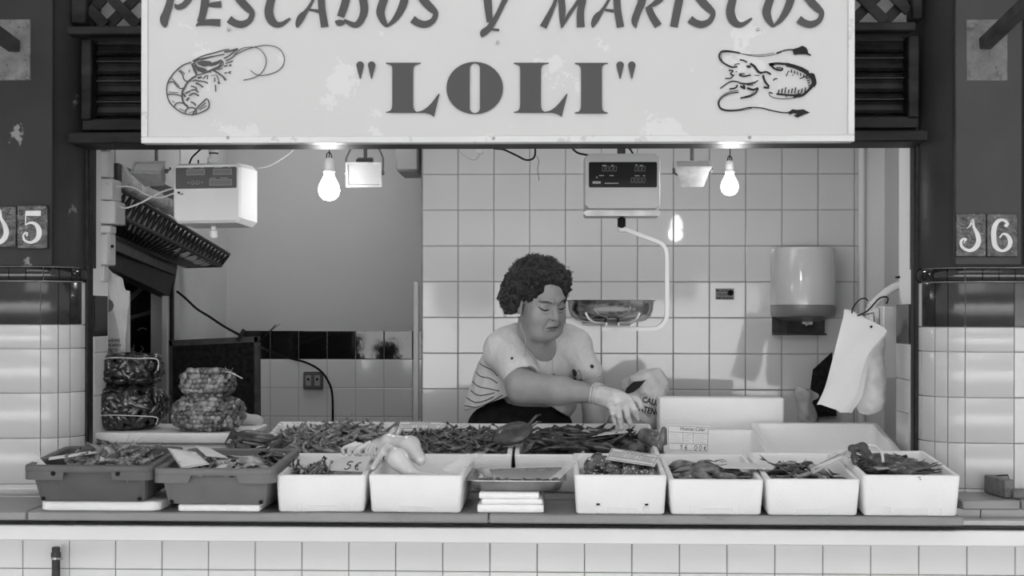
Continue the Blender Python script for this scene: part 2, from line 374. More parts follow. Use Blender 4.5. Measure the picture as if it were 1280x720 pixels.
# worktop of three slabs
YS, YE = 3.50, 4.50; ZW = PZ(641.5, YS, 400); th = .024
wt = thing('worktop', 'grey marble worktop of the fish counter, stained along its front edge', 'worktop', (0, YS, ZW-th))
for a, b in ((-200, 33), (34, 610.5), (611.5, 1205)):
    x0, x1 = PX(a, YS), PX(b, YS); x0 = max(x0, -1.75)
    MB().box(((x0+x1)/2, (YS+3.69)/2 if False else YS+.14, ZW-th/2), (x1-x0, .28, th), .004).build('slab', M['marble'], wt, W=True)
MB().box((0.0, (3.79+YE)/2, ZW-th/2), (2.16, YE-3.78, th), .004).build('slab', M['marble'], wt, W=True)
struct('wall_counter', MB().box((0, (3.78+YE)/2, (ZW-th)/2), (2.3, YE-3.8, ZW-th-.002)), M['groutw'])
# ledge at the pillar
YR = 3.62; zr = PZ(614.5, 3.8, 1240)
rl = thing('pillar_ledge', 'short grey marble ledge at the foot of the pillar numbered sixteen', 'ledge', (PX(1240, 3.7), 3.7, zr-.028))
x0, x1 = PX(1203, YR), PX(1276, YR)
MB().box(((x0+x1)/2, 3.705, zr-.013), (x1-x0, .17, .026), .004).build('slab', M['marble'], rl, W=True)
MB().box((x1+.08, 3.705, zr-.013), (.155, .17, .026), .004).build('slab', M['marble'], rl, W=True)
for a, b in ((1195, 1232), (1232, 1294)):
    xa_, xb_ = PX(a, YR), PX(b, YR)
    MB().box(((xa_+xb_)/2, 3.72, (zr-.026+zl1)/2), (xb_-xa_-.002, .12, zr-.028-zl1), .002).build('tile', M['tile2'], rl, W=True)
# ------------------------------------------------------------------ pillars with rounded tiled corners
YP = 3.80; RC = .13
def pillar(name, sgn, pxs, pxe, cols_px, rows, trim, dark, whites, X_out):
    """pxs.. column joints (px) from the flat face to the corner end; pxe: px of the corner end"""
    Xe = PX(pxe, YP+RC-.01)
    Xs = Xe-RC if sgn < 0 else Xe+RC            # left pillar: the face lies at x < Xe
    def pt(s, z, off=0):                         # s: arc length from the start of the curve (negative on the flat face)
        dirx = 1 if sgn < 0 else -1
        if s <= 0: return (Xs+dirx*s, YP-off, z)
        a = min(s/RC, math.pi/2); ex = max(0, s-RC*math.pi/2)
        return (Xs+dirx*(RC+off)*math.sin(a), YP+RC-(RC+off)*math.cos(a)+ex, z)
    def s_of(px):
        d = (PX(px, YP)-Xs)*(1 if sgn < 0 else -1)
        if d <= 0: return d
        best = min(range(0, 401), key=lambda k: abs(PX(px, pt(RC*math.pi/2*k/400, 1)[1])-pt(RC*math.pi/2*k/400, 1)[0]))
        return RC*math.pi/2*best/400
    # core
    def core(z0, z1, off, m, parent=None, nm='core'):
        ss = [-.45, 0]+[RC*math.pi/2*k/8 for k in range(1, 9)]+[RC*math.pi/2+.03]
        ring = lambda z: [pt(s, z, off) for s in ss]+[(pt(ss[-1], z, off)[0], YP+.2, z)]+[(Xs+(-1 if sgn < 0 else 1)*.45, YP+.2, z)]
        mb = MB().loft([ring(z0), ring(z1)] if sgn > 0 else [ring(z1), ring(z0)])
        return mb.build(nm, m, parent)
    z_top = PZ(trim[0], YP, 60 if sgn < 0 else 1240)
    o = core(0, 3.0, -.004, M['groutw']); o.name = name; o['kind'] = 'structure'
    core(z_top+.002, 3.0, .006, M['paint' if sgn < 0 else 'paint'], o, 'painted_plaster')
    def curved(s0, s1, z0, z1, m, th=.006, bulge=0):
        g = .0011; n = 1 if s1 <= 0 else 5; q = [s0+g+(s1-s0-2*g)*k/n for k in range(n+1)]
        zz = [(z0+g, -.004), (z0+g, th-.001), (z0+g+.002, th), (z1-g-.002, th), (z1-g, th-.001), (z1-g, -.004)]
        if bulge: zz = [(z0+g, -.004)]+[(z0+g+(z1-z0-2*g)*(.5-.5*math.cos(math.pi*k/6)), th+bulge*math.sin(math.pi*k/6)) for k in range(7)]+[(z1-g, -.004)]
        rows_ = [[pt(s, z, o_) for s in q] for z, o_ in zz]
        if sgn > 0: rows_ = [list(reversed(r)) for r in rows_]
        mb = MB(); mb.loft(rows_, False, False, closed=False)
        for side in (0, -1):
            e = [r[side] for r in rows_]; mb.add(e, [tuple(range(len(e))) if side else tuple(reversed(range(len(e))))])
        return mb.build('tile', m, o, smooth=n > 1 or bulge > 0, ang=50)
    S = [s_of(p) for p in pxs]+[RC*math.pi/2]
    zz = [PZ(r, YP, 60 if sgn < 0 else 1240) for r in rows]
    for j in range(len(zz)-1):
        for i in range(len(S)-1):
            m = M['dtile2'] if (j == 0 and i < len(S)-2) else M['tile2']
            curved(S[i], S[i+1], zz[j+1], zz[j], m)
    t0, t1 = PZ(trim[0], YP, 60 if sgn < 0 else 1240), PZ(trim[1], YP, 60 if sgn < 0 else 1240)
    St = [s_of(p) for p in cols_px]+[RC*math.pi/2]
    for i in range(len(St)-1): curved(St[i], St[i+1], t1, t0, M['dtile'], .008, .005)
    return o
pl = pillar('wall_pillar_left', -1, [-73, -11, 51, 72, 86, 100], 106, [-29, -8, 13, 34, 54, 72, 86, 96], [351.5, 406, 436, 491.5, 548, 605, 619, 680], [333.5, 351], None, None, 0)
pr = pillar('wall_pillar_right', 1, [1330, 1267, 1206.5, 1186, 1170.5, 1154.5], 1149, [1330, 1309, 1288, 1267, 1247, 1226.5, 1206, 1186, 1170, 1158], [352.5, 409, 440, 497, 554, 611, 625, 680], [335, 352], None, None, 0)
# raised painted panel on the pillar marked sixteen, and the next strip beyond it
x0, x1 = PX(1191, YP), PX(1275, YP); z0 = PZ(332, YP, 1240)
MB().box(((x0+x1)/2, YP-.008, (z0+3)/2), (x1-x0, .02, 3-z0), .004).build('painted_panel', M['paint2'], pr)
x2 = PX(1278, YP)
MB().box((x2+.1, YP-.006, (z0+3)/2), (.2, .02, 3-z0), .003).build('painted_panel', M['paint2'], pr)
x0, x1 = -1.75, PX(68, YP)
MB().box(((x0+x1)/2, YP-.008, (PZ(333, YP)+3)/2), (x1-x0, .014, 3-PZ(333, YP)), .006).build('painted_panel', mat('paint_left', .030, .4, spec=.12, var=.006, vscale=4, bump=.1, bscale=35, dark=.2, dscale=7, dlo=.65, dhi=.67), pl)
# jambs inside the opening
xjl = PX(113, 3.97); jl = struct('wall_jamb_left', MB().box((xjl-.10, 4.05, 1.3), (.2, .16, 2.6)), M['plaster2'])
zj = [PZ(y, 4.0, 120) for y in (605, 548, 495, 441, 421, 369)]
tiles(jl, [0, .122], zj[:-1], (xjl, 3.99), M['tile'], math.radians(90)); tiles(jl, [0, .122], zj[-2:], (xjl, 3.99), M['dtile2'], math.radians(90))
MB().box((xjl+.0, 3.972, .95+.5), (.006, .01, 1.0)).build('edge_strip', M['groutw'], jl)
xjr = PX(1141, 3.97); jr = struct('wall_jamb_right', MB().box((xjr+.10, 4.05, 1.3), (.2, .16, 2.6)), M['plaster2'])
zj = [PZ(y, 4.05, 1135) for y in (620, 569, 516, 474, 430, 380)]
tiles(jr, [0, .15], zj[:-1], (xjr, 4.14), M['tile'], math.radians(-90)); tiles(jr, [0, .15], zj[-2:], (xjr, 4.14), M['dtile2'], math.radians(-90))
struct('wall_upper', MB().box((0, 4.05, 2.36), (2.7, .12, .6)), M['plaster2'])
# black iron frame of the opening
fr = thing('opening_frame', 'worn black iron frame lining the stall opening', 'frame', (0, 3.93, ZW))
for a, b in ((105, 112.5), (1141.5, 1153)):
    xa_, xb_ = PX(a, 3.92), PX(b, 3.92); MB().box(((xa_+xb_)/2, 3.93, (ZW+2.1)/2+.0), (xb_-xa_, .04, 2.1-ZW), .004).build('post', M['iron'], fr, W=True)
zb = PZ(184.5, 3.92); MB().box(((PX(105, 3.92)+PX(1153, 3.92))/2, 3.93, zb+.02), (PX(1153, 3.92)-PX(105, 3.92), .05, .04), .005).build('crossbar', M['iron'], fr, W=True)
# ------------------------------------------------------------------ rolling shutter housing, rails and lattice above
YH = 3.86
sh = thing('shutter_housing', 'dark ribbed roller shutter above the opening, behind the white sign', 'shutter', (0, YH, PZ(178, YH)))
z0, z1 = PZ(150, YH), PZ(48, YH); X0, X1 = PX(104, YH), PX(1146, YH)
MB().box(((X0+X1)/2, YH+.045, (z0+z1)/2+.02), (X1-X0, .02, z1-z0+.04)).build('backing', M['black'], sh, W=True)
for y0, y1 in ((46, 66), (67, 90), (91, 116), (117, 143)):
    za_, zb_ = PZ(y1, YH), PZ(y0, YH); hh = zb_-za_
    prof = [(0, .03), (0, .006), (.06, .0), (.12, .006), (.2, .016), (.45, .020), (.60, .014), (.66, .004), (.72, .004), (.80, .018), (.97, .022), (1, .03)]
    MB().loft([[(x, YH+d, za_+hh*t) for t, d in prof]+[(x, YH+.045, zb_), (x, YH+.045, za_)] for x in (X0+.035, X1-.035)]).build('slat', M['shutter'], sh, W=True, ang=20)
for x in (X0+.016, X1-.016): MB().box((x, YH, (z0+z1)/2), (.032, .05, z1-z0), .004).build('guide', M['wood'], sh, W=True)
MB().box(((X0+X1)/2, YH+.01, PZ(155, YH)), (X1-X0, .05, PZ(148, YH)-PZ(163, YH)), .003).build('bottom_slat', M['wood'], sh, W=True)
zr0, zr1 = PZ(178, 3.74), PZ(163.5, 3.74); xa_, xb_ = PX(87, 3.76), PX(1158, 3.76)
lr = MB().box(((xa_+xb_)/2, 3.815, (zr0+zr1)/2), (xb_-xa_, .15, zr1-zr0), .004).build('lower_rail', M['wood'], None, W=True); tag(lr, 'dark painted timber rail directly above the stall opening', 'rail')
ur = MB().box(((PX(86, 3.8)+PX(1142, 3.8))/2, 3.805, PZ(37, 3.8)), (PX(1142, 3.8)-PX(86, 3.8), .05, .024), .003).build('upper_rail', M['wood'], None, W=True); tag(ur, 'dark painted timber rail between the shutter and the lattice', 'rail')
lt = thing('lattice', 'dark painted diamond lattice above the shutter, mostly hidden by the sign', 'lattice', (0, 3.87, PZ(31, 3.87)))
zl, zh = PZ(31, 3.87, 640)+.002, PZ(31, 3.87)+.19; step = .093; hgt = zh-zl
for s in (1, -1):
    x = PX(60, 3.87)-.2
    while x < PX(1180, 3.87)+.2:
        a = Vector((x, 3.865+.009*s, zl)); b = Vector((x+s*hgt, 3.865+.009*s, zh)); x += step
        A = [q for q in (a, b)]
        lo_, hi_ = PX(112, 3.87), PX(1134, 3.87)
        t0 = 0; t1 = 1; dx = b.x-a.x
        for lim, sg in ((lo_, 1), (hi_, -1)):
            if (a.x-lim)*sg < 0 and (b.x-lim)*sg < 0: t1 = -1; break
            if (a.x-lim)*sg < 0: t0 = max(t0, (lim-a.x)/dx)
            if (b.x-lim)*sg < 0: t1 = min(t1, (lim-a.x)/dx)
        if t1-t0 < .05: continue
        p, q = a.lerp(b, t0), a.lerp(b, t1); d = (q-p); l = d.length
        R = Matrix.Rotation(-math.atan2(d.z, d.x), 3, 'Y')
        MB().box((p+q)/2, (l, .008, .030), .001, R).build('slat', M['wood'], lt, W=True)
MB().box(((PX(92, 3.87)+PX(112, 3.87))/2, 3.87, (zl+zh)/2), (.05, .06, zh-zl), .006).build('stile', M['wood'], lt, W=True)
MB().box(((PX(1136, 3.87)+PX(1150, 3.87))/2, 3.87, (zl+zh)/2), (.035, .06, zh-zl), .006).build('stile', M['wood'], lt, W=True)
# ------------------------------------------------------------------ bracket plates with diagonal bars
def bracket(pxa, pxb, ya, yb, pa, pb, bolts, lab):
    Y = 3.79; x0, x1 = PX(pxa, Y), PX(pxb, Y); z0, z1 = PZ(yb, Y, pxa), PZ(ya, Y, pxa)
    t = thing('bracket', lab, 'bracket', ((x0+x1)/2, Y, z0), group='wall brackets on the pillars')
    MB().box(((x0+x1)/2, Y-.004, (z0+z1)/2), (x1-x0, .012, z1-z0), .003).build('plate', M['gplate'], t, W=True)
    for bx, by in bolts:
        c = P(bx, by, Y-.01); MB().lathe([(.013, 0), (.013, .002), (.008, .003), (.008, .006), (.003, .009)], c, 12, Vector((0, -1, 0))).build('bolt', M['gplate'], t, W=True)
    a, b = P(*pa, Y-.015), P(*pb, Y-.45)
    d = (b-a).normalized(); MB().tube([a, b], .022, flat=Vector((1, 0, 0)) if False else None, n=4).build('bar', M['plasticg' if False else 'steelbar'], t, W=True)
M['steelbar'] = mat('weathered_bar', .05, .5, spec=.2, var=.02, vscale=20, bump=.1)
bracket(-20, 39, 25, 101.5, (18, 58), (-70, -8), [(32, 32), (3, 93), (31, 94)], 'pale galvanised plate with a diagonal bar, beside the tiled number fifteen')
bracket(1206, 1258, 25, 102, (1231, 55), (1330, -40), [(1214, 33), (1214, 93), (1249, 92)], 'pale galvanised plate with a diagonal bar, above the tiled number sixteen')
# ================================================================== SIGN
YG = 3.58
G = lambda x, y, l: tuple(P(x, y, YG)+Vector((0, -l, 0)))
sg = thing('shop_sign', 'big white painted board reading PESCADOS Y MARISCOS LOLI over the counter', 'sign', tuple(P(622, 178, YG+.06)))
x0, x1 = PX(176, YG), PX(1068, YG); z0 = P(622, 178, YG).z; z1 = z0+.62
MB().box(((x0+x1)/2, YG+.022, (z0+z1)/2), (x1-x0, .034, z1-z0), .003).build('board', M['sign'], sg, W=True)
bw = .0175
for nm, c, d in (('edge_trim', ((x0+x1)/2, YG+.003, z0+bw/2), (x1-x0, .008, bw)), ('edge_trim', ((x0+x1)/2, YG+.003, z1-bw/2), (x1-x0, .008, bw)), ('edge_trim', (x0+bw/2, YG+.003, (z0+z1)/2), (bw, .008, z1-z0-2*bw)), ('edge_trim', (x1-bw/2, YG+.003, (z0+z1)/2), (bw, .008, z1-z0-2*bw))):
    MB().box(c, d, .0015).build(nm, M['signedge'], sg, W=True)
for bx, by in ((286, 37), (285, 172), (947, 37), (617, 173), (937, 172), (622, 53)):
    MB().lathe([(.0045, 0), (.0045, .002), (.002, .004)], G(bx, by, 0), 10, Vector((0, -1, 0))).build('screw', M['steel'], sg, W=True)
def letter(name, strokes, dx=0, polys=()):
    mb = MB(); mb_f = G
    for s in strokes: stroke(mb, [(x+dx, y, w_) for x, y, w_ in s], G)
    for p in polys: poly(mb, [(x+dx, y) for x, y in p], G)
    return mb.build('letter', M['ink'], sg, W=True, smooth=False)
LP = [[(217, -27, 8), (213, 0, 8.8), (208.5, 15, 9.5), (205.3, 24, 10.8), (206, 31, 7), (206.5, 34.5, 1)], [(218.8, 5, 1.5), (221, 8.5, 6), (225, 8.5, 6.8), (231, 5, 7), (238, -4, 7.5), (242, -15, 8), (236, -25, 6), (222, -27, 5), (212, -24, 4)]]
LE = [[(259, -27, 9), (256.5, 0, 9.6), (253.5, 17, 8.5), (250, 28, 7.5)], [(245, 32.6, 1), (250, 29.5, 5), (262, 28, 8), (275.5, 28.5, 9)], [(259, 7, 2), (265, 6, 6), (276.5, 5.5, 8.5)], [(258, -25, 6), (270, -26, 8), (284, -27, 9)]]
LS = [[(318, -21, 9), (308, -27, 8), (297, -24, 7), (291, -14, 9), (300, 0, 10), (309.5, 10, 9.5), (315.2, 16.5, 6.5), (311.5, 26, 7), (302, 30.5, 8.6), (293, 28.5, 9), (286.3, 24, 9.8)]]
LC = [[(368, -22, 7), (358, -27, 5), (349, -22, 7), (342.5, -12, 9), (338.8, 0, 9.8), (336, 13, 10.6), (338, 23, 10.8), (344, 30, 8.4), (352, 30.3, 5.6), (362.8, 23, 2.6)]]
LA = [[(405, -25, 3), (391.5, 0, 3.2), (383, 13.5, 4.5), (376.5, 21.5, 8.6), (372.5, 29.5, 6.5), (371.2, 34.5, 1.5)], [(401, -27, 8), (401.7, 0, 8.8), (402.8, 14, 8.8), (406, 33.8, 9.4)], [(386.5, 12.3, 2.5), (398, 13.8, 4)]]
LD = [[(438, -25, 8), (432.5, 0, 9.6), (425.8, 21, 9.2)], [(419, 26.8, 2), (424, 28.5, 8), (431, 28, 4)], [(427, -26, 5), (442, -24, 8), (451, -13, 10), (454, 0, 10), (455.2, 14, 9.6), (450.3, 26.5, 8), (443, 31.3, 7), (430, 25.5, 4)]]
LO = [[(497, -27, 4), (490, -21, 8), (483.5, -10, 10), (479.7, 0, 10), (475.6, 14, 10.5), (478, 24, 8.6), (483.5, 33, 4)], [(496, -27, 4), (503, -21, 8), (506.8, -10, 10), (505.5, 0, 10), (500.2, 14, 9), (492, 26, 6), (483.2, 33.3, 2.5)]]
LY = [[(608.5, -27, 9), (609.7, 0, 10), (611, 15, 9), (612, 27.8, 7.5)], [(645, -27, 7), (641, -18, 7), (631, 0, 6.6), (622, 18.5, 6), (612.5, 34, 7.5), (604.5, 41, 8.5), (602.6, 46, 3)], [(612, 36.5, 2.2), (624, 37.6, 3)]]
LM = [[(700, -27, 4), (694.5, 0, 4.2), (689, 14, 6), (684, 24, 7.5), (679, 34, 9)], [(700, -27, 8), (702, 0, 8.2), (702.8, 14, 8.4), (702.3, 26, 5.5), (701.8, 35.5, 1)], [(702.5, 34, 2.5), (711, 18.5, 4.5), (722, 2, 4), (734, -24, 4)], [(733.5, -27, 9), (728.5, 0, 8.8), (725.6, 15.5, 9), (726, 34, 9.8)]]
LR = [[(806, -27, 9), (802.8, 0, 10), (797.5, 14, 9.2), (793.4, 26.5, 8.4), (795, 35, 1.5)], [(809.5, 8, 6), (811.5, 12, 8.5), (816, 21.5, 8.8), (823, 32.5, 9.6)], [(808.5, 9.3, 1.5), (817.5, 5, 6), (826, -1.5, 7.5), (831, -10, 9), (828, -20, 8), (816, -26, 6), (800, -25, 4)]]
LI = [[(853, -27, 10), (849, 0, 10.2), (842.2, 33.8, 9.6)]]
for nm, L_, dx in (('P', LP, 0), ('E', LE, 0), ('S', LS, 0), ('C', LC, 0), ('A', LA, 0), ('D', LD, 0), ('O', LO, 0), ('S', LS, 229.3), ('Y', LY, 0), ('M', LM, 0), ('A', LA, 369.5), ('R', LR, 0), ('I', LI, 0), ('S', LS, 576), ('C', LC, 577), ('O', LO, 482.7), ('S', LS, 712)):
    letter(nm, L_, dx)
zq = lambda pts: [(440+x/6.4, 65+y/6.4) for x, y in pts]
Lp = zq([(272, 86), (552, 86), (553, 94), (530, 98), (505, 104), (494, 118), (490, 140), (489, 420), (492, 448), (502, 468), (518, 478), (545, 474), (575, 462), (610, 436), (645, 398), (675, 358), (695, 333), (702, 337), (690, 382), (672, 450), (655, 522), (640, 507), (615, 495), (580, 488), (272, 487), (271, 479), (292, 475), (310, 466), (320, 448), (323, 420), (323, 140), (320, 118), (308, 104), (290, 99), (272, 95)])
Ip = [(718.8, 78.6), (759.8, 78.6), (759.8, 80), (755, 80.8), (752.8, 83.5), (752.4, 88), (752.6, 132), (753, 137), (755.5, 139.6), (759.8, 140.8), (759.8, 142), (718.6, 142), (718.6, 140.7), (723.5, 139.5), (726, 136), (726.4, 131), (726.4, 89), (725.8, 84), (723, 81), (718.8, 80)]
for p in (Lp, [(x+159.8, y) for x, y in Lp], Ip): letter('L', [], 0, [p])
mb = MB(); n = 64; oc = (440+982/6.4, 65+288.5/6.4); rx, ry = 226/6.4, 209/6.4; si = (440+983/6.4, 65+290/6.4); hw, hh = 41/6.4, 198/6.4
out, inn = [], []
for k in range(n):
    a = 2*math.pi*k/n; out.append((oc[0]+rx*math.cos(a), oc[1]+ry*math.sin(a)))
    sx, sy = math.cos(a), math.sin(a); b = max(-(hh-hw), min(hh-hw, sy*hh*1.15)); e = sx*hw if abs(sy*hh*1.15) < hh-hw else 0
    if abs(sy*hh*1.15) < hh-hw: inn.append((si[0]+math.copysign(hw, sx), si[1]+b))
    else:
        t = (abs(sy*hh*1.15)-(hh-hw))/(hh*1.15-(hh-hw)); ang_ = t*math.pi/2; inn.append((si[0]+math.copysign(hw*math.cos(ang_), sx) , si[1]+math.copysign(hh-hw+hw*math.sin(ang_), sy)))
mb.loft([[G(x, y, 0) for x, y in out], [G(x, y, .0012) for x, y in out], [G(x, y, .0012) for x, y in inn], [G(x, y, 0) for x, y in inn]], False, False); mb.build('letter', M['ink'], sg, W=True, smooth=False)
for cx in (450.2, 464.6, 775.2, 789.8):
    letter('q', [], 0, [[(cx+4.7*math.cos(a), 81.5+4.7*math.sin(a)) for a in [math.pi+math.pi*k/8 for k in range(9)]]+[(cx+.6, 98.5), (cx-.6, 98.5)]])
def drawing(name, scale, ox, oy, strokes, polys, m):
    mb = MB()
    for s in strokes: stroke(mb, [(ox+x/scale, oy+y/scale, w_/scale) for x, y, w_ in s], G, 4)
    for p in polys: poly(mb, [(ox+x/scale, oy+y/scale) for x, y in p], G)
    return mb.build(name, m, sg, W=True, smooth=False)
st = lambda w_, *p: [(x, y, w_) for x, y in p]
PR = [st(6, (640, 155), (700, 105), (760, 92), (830, 98), (880, 140), (903, 195), (890, 260), (850, 315), (790, 345), (715, 362)), st(6, (655, 150), (740, 110), (850, 82), (930, 78), (1010, 105), (1050, 175), (1035, 250), (970, 300), (880, 322), (820, 315), (775, 282)),
 st(9, (290, 215), (220, 240), (150, 300), (100, 375), (88, 450), (105, 530), (150, 585), (220, 630), (300, 645), (370, 625), (425, 595), (435, 555), (418, 515), (380, 545), (335, 590), (300, 640)),
 st(9, (240, 630), (250, 600), (290, 585), (325, 600), (330, 635)), st(9, (150, 575), (170, 550), (215, 548), (250, 575), (265, 595)), st(9, (95, 480), (140, 475), (190, 485), (215, 500)), st(9, (98, 385), (140, 375), (170, 410), (200, 430), (230, 425)), st(9, (185, 285), (215, 310), (225, 345), (245, 370), (290, 365)), st(7, (195, 275), (235, 310)), st(6, (130, 345), (165, 385), (190, 415)), st(5, (105, 458), (185, 465)), st(5, (150, 545), (135, 530)), st(5, (275, 275), (268, 300)), st(5, (190, 590), (235, 615)), st(4, (270, 630), (310, 615)), st(6, (345, 600), (410, 545)), st(5, (360, 605), (415, 570)),
 st(18, (295, 225), (315, 275), (335, 320)), st(13, (330, 325), (290, 350), (255, 385), (235, 420), (215, 460), (215, 510), (230, 550), (265, 580)),
 st(9, (300, 205), (380, 165), (470, 140), (560, 115), (600, 110)), st(8, (310, 200), (380, 190), (480, 165), (560, 150)), st(12, (310, 215), (330, 245), (370, 290), (400, 300)), st(10, (400, 300), (470, 270), (520, 245), (540, 200)), st(7, (525, 195), (550, 215), (540, 245), (480, 275)), st(8, (340, 320), (410, 300), (470, 275)), st(14, (560, 130), (600, 125), (670, 105)), st(9, (555, 185), (600, 160), (650, 120), (672, 108)), st(8, (570, 205), (620, 180), (660, 140)), st(8, (570, 225), (630, 205)), st(9, (555, 250), (585, 240)), st(12, (598, 242), (618, 238)), st(7, (500, 275), (545, 265)), st(9, (560, 305), (580, 300)), st(9, (590, 300), (615, 290)), st(7, (590, 300), (612, 308)),
 st(13, (470, 280), (510, 305), (545, 330), (572, 360)), st(7, (495, 320), (510, 350), (518, 392)), st(15, (508, 375), (520, 392)), st(15, (558, 345), (572, 362)), st(8, (480, 340), (480, 375)), st(8, (485, 398), (490, 455)), st(10, (330, 365), (385, 372), (425, 385)), st(13, (325, 385), (360, 400), (385, 420)), st(11, (285, 410), (320, 420), (335, 435)), st(10, (285, 445), (320, 440), (345, 460)), st(11, (270, 490), (310, 470), (350, 490)), st(16, (250, 530), (270, 505)), st(12, (285, 540), (310, 550), (325, 570)), st(12, (240, 470), (280, 450)), st(14, (340, 345), (375, 335)), st(8, (385, 350), (415, 320)), st(6, (440, 300), (455, 275)), st(6, (420, 355), (425, 320)), st(5, (450, 325), (490, 318)), st(14, (225, 470), (240, 500)), st(10, (300, 370), (335, 360))]
PP = [[(335, 215), (380, 200), (440, 205), (470, 225), (430, 245), (390, 250), (350, 235)], [(310, 240), (345, 250), (395, 265), (420, 280), (380, 300), (340, 285)], [(470, 215), (505, 205), (530, 190), (520, 220), (490, 238), (440, 250)], [(295, 205), (330, 190), (420, 172), (470, 160), (440, 178), (360, 195), (320, 215)]]
drawing('prawn_drawing', 6.547, 195, 45, PR, PP, M['ink'])
SQ = [st(12, (240, 250), (200, 255), (150, 235), (105, 200), (92, 160), (115, 125), (180, 125), (260, 140)), st(4, (115, 205), (105, 165), (120, 135), (180, 132), (260, 142), (340, 155), (440, 155), (540, 140)), st(4, (260, 140), (340, 160), (430, 168), (530, 155), (600, 135)), st(10, (560, 140), (640, 115), (700, 112)), st(9, (250, 460), (180, 470), (120, 500), (90, 545), (105, 590), (170, 608), (260, 602), (340, 585), (440, 590), (520, 610), (620, 628), (680, 620)), st(5, (250, 445), (170, 460), (110, 495), (82, 545), (100, 595), (160, 615), (260, 612), (360, 590)),
 st(10, (260, 195), (290, 200), (320, 215)), st(18, (345, 225), (380, 250), (410, 290), (440, 305)), st(14, (440, 300), (480, 295), (515, 315)), st(16, (450, 320), (465, 370), (500, 415)), st(12, (255, 315), (290, 330), (350, 320)), st(8, (260, 310), (300, 310)), st(10, (170, 280), (205, 285), (185, 310), (215, 325)), st(9, (140, 348), (185, 345), (205, 325)), st(9, (100, 430), (160, 385), (205, 370), (255, 378)), st(12, (255, 385), (320, 392), (390, 380)), st(9, (390, 375), (410, 365)), st(12, (240, 400), (225, 425), (175, 435)), st(14, (265, 410), (300, 430), (290, 400)), st(16, (320, 425), (370, 440), (410, 425)), st(12, (265, 508), (340, 495), (390, 465), (410, 430)), st(5, (290, 500), (350, 480), (375, 455)), st(16, (455, 420), (500, 425)), st(8, (320, 400), (370, 400)), st(6, (380, 320), (420, 325)), st(7, (215, 240), (240, 228), (260, 230)), st(6, (225, 295), (240, 292)),
 st(18, (500, 235), (560, 225), (640, 230)), st(26, (640, 235), (700, 250), (760, 275), (820, 310), (855, 350), (860, 390), (835, 430)), st(14, (520, 245), (550, 270), (600, 280), (610, 262)), st(8, (560, 260), (600, 262)), st(20, (835, 430), (800, 465), (760, 490), (700, 495)), st(5, (500, 465), (510, 490), (560, 510), (640, 515), (720, 505)), st(9, (500, 460), (530, 470)), st(14, (560, 475), (620, 480), (700, 485), (760, 475)), st(9, (640, 500), (640, 480)), st(8, (535, 365), (545, 352), (568, 350)), st(7, (640, 330), (660, 285)), st(8, (690, 325), (697, 318)), st(8, (750, 350), (810, 325)), st(9, (800, 305), (812, 318))]
SQ += [st(9, (575+i*27, 470), (582+i*27, 440-10*(i % 3))) for i in range(9)]+[st(8, (800+i*5, 330+i*18), (835, 320+i*20)) for i in range(5)]+[st(8, (680+i*26, 275+i*10), (685+i*24, 300+i*9)) for i in range(6)]
SP = [[(690, 110), (740, 95), (770, 80), (800, 92), (815, 115), (820, 140), (845, 155), (840, 162), (800, 150), (740, 150), (705, 155)], [(655, 625), (690, 600), (730, 605), (780, 600), (835, 628), (780, 645), (735, 668), (700, 650), (735, 640), (700, 632), (670, 645)], [(310, 245), (340, 240), (355, 258), (325, 262)], [(495, 225), (530, 218), (545, 240), (515, 250)], [(840, 300), (870, 310), (885, 360), (888, 390), (870, 420), (850, 400), (845, 350)], [(640, 217), (700, 232), (770, 255), (830, 290), (800, 300), (740, 275), (660, 250)]]
drawing('squid_drawing', 6.547, 885, 45, SQ, SP, M['ink2'])
# ------------------------------------------------------------------ number tiles
def number_tile(lab, pxs, pys, st_lists, fr_):
    Y = YP-.022; x0, x1 = PX(pxs[0], Y), PX(pxs[1], Y); z1, z0 = P(pxs[0], pys[0], Y).z, P(pxs[0], pys[1], Y).z
    t = thing('number_tile', lab, 'number tile', ((x0+x1)/2, Y, z0), group='house number tiles')
    MB().box(((x0+x1)/2, Y+.001, (z0+z1)/2), (x1-x0-.001, .009, z1-z0), .002).build('glazed_tile', M['numtile'], t, W=True)
    G2 = lambda x, y, l: tuple(P(x, y, Y-.0035)+Vector((0, -l, 0)))
    mb = MB()
    for s in st_lists: stroke(mb, [(fr_[0]+x/fr_[2], fr_[1]+y/fr_[2], w_/fr_[2]) for x, y, w_ in s], G2, 6)
    mb.build('digit', M['digitw'], t, W=True, smooth=False)
M['numtile'] = mat('blue_glaze', .045, .15, var=.03, vscale=45, bump=.4, bscale=60, dark=.13, dscale=70, dlo=.58, dhi=.66); M['digitw'] = mat('digit_cream', .58, .4, var=.03, vscale=30)
fl = (0, 245, 4.236); frr = (1145, 255, 4.504)
one = lambda dx, dy: [[(285+dx, 138+dy, 3), (305+dx, 120+dy, 8), (318+dx, 90+dy, 14), (325+dx, 130+dy, 14), (345+dx, 170+dy, 24), (352+dx, 210+dy, 28), (335+dx, 245+dy, 26), (300+dx, 262+dy, 17), (262+dx, 245+dy, 16), (252+dx, 215+dy, 15), (268+dx, 196+dy, 13), (285+dx, 204+dy, 14)], [(270+dx, 210+dy, 22), (276+dx, 212+dy, 20)]]
six = [[(505, 128, 14), (515, 110, 15), (490, 90, 14), (460, 98, 22), (440, 135, 28), (437, 190, 28), (448, 240, 26), (485, 264, 14), (520, 245, 22), (530, 210, 25), (515, 178, 18), (490, 168, 10), (470, 190, 9)], [(500, 115, 22), (507, 120, 20)]]
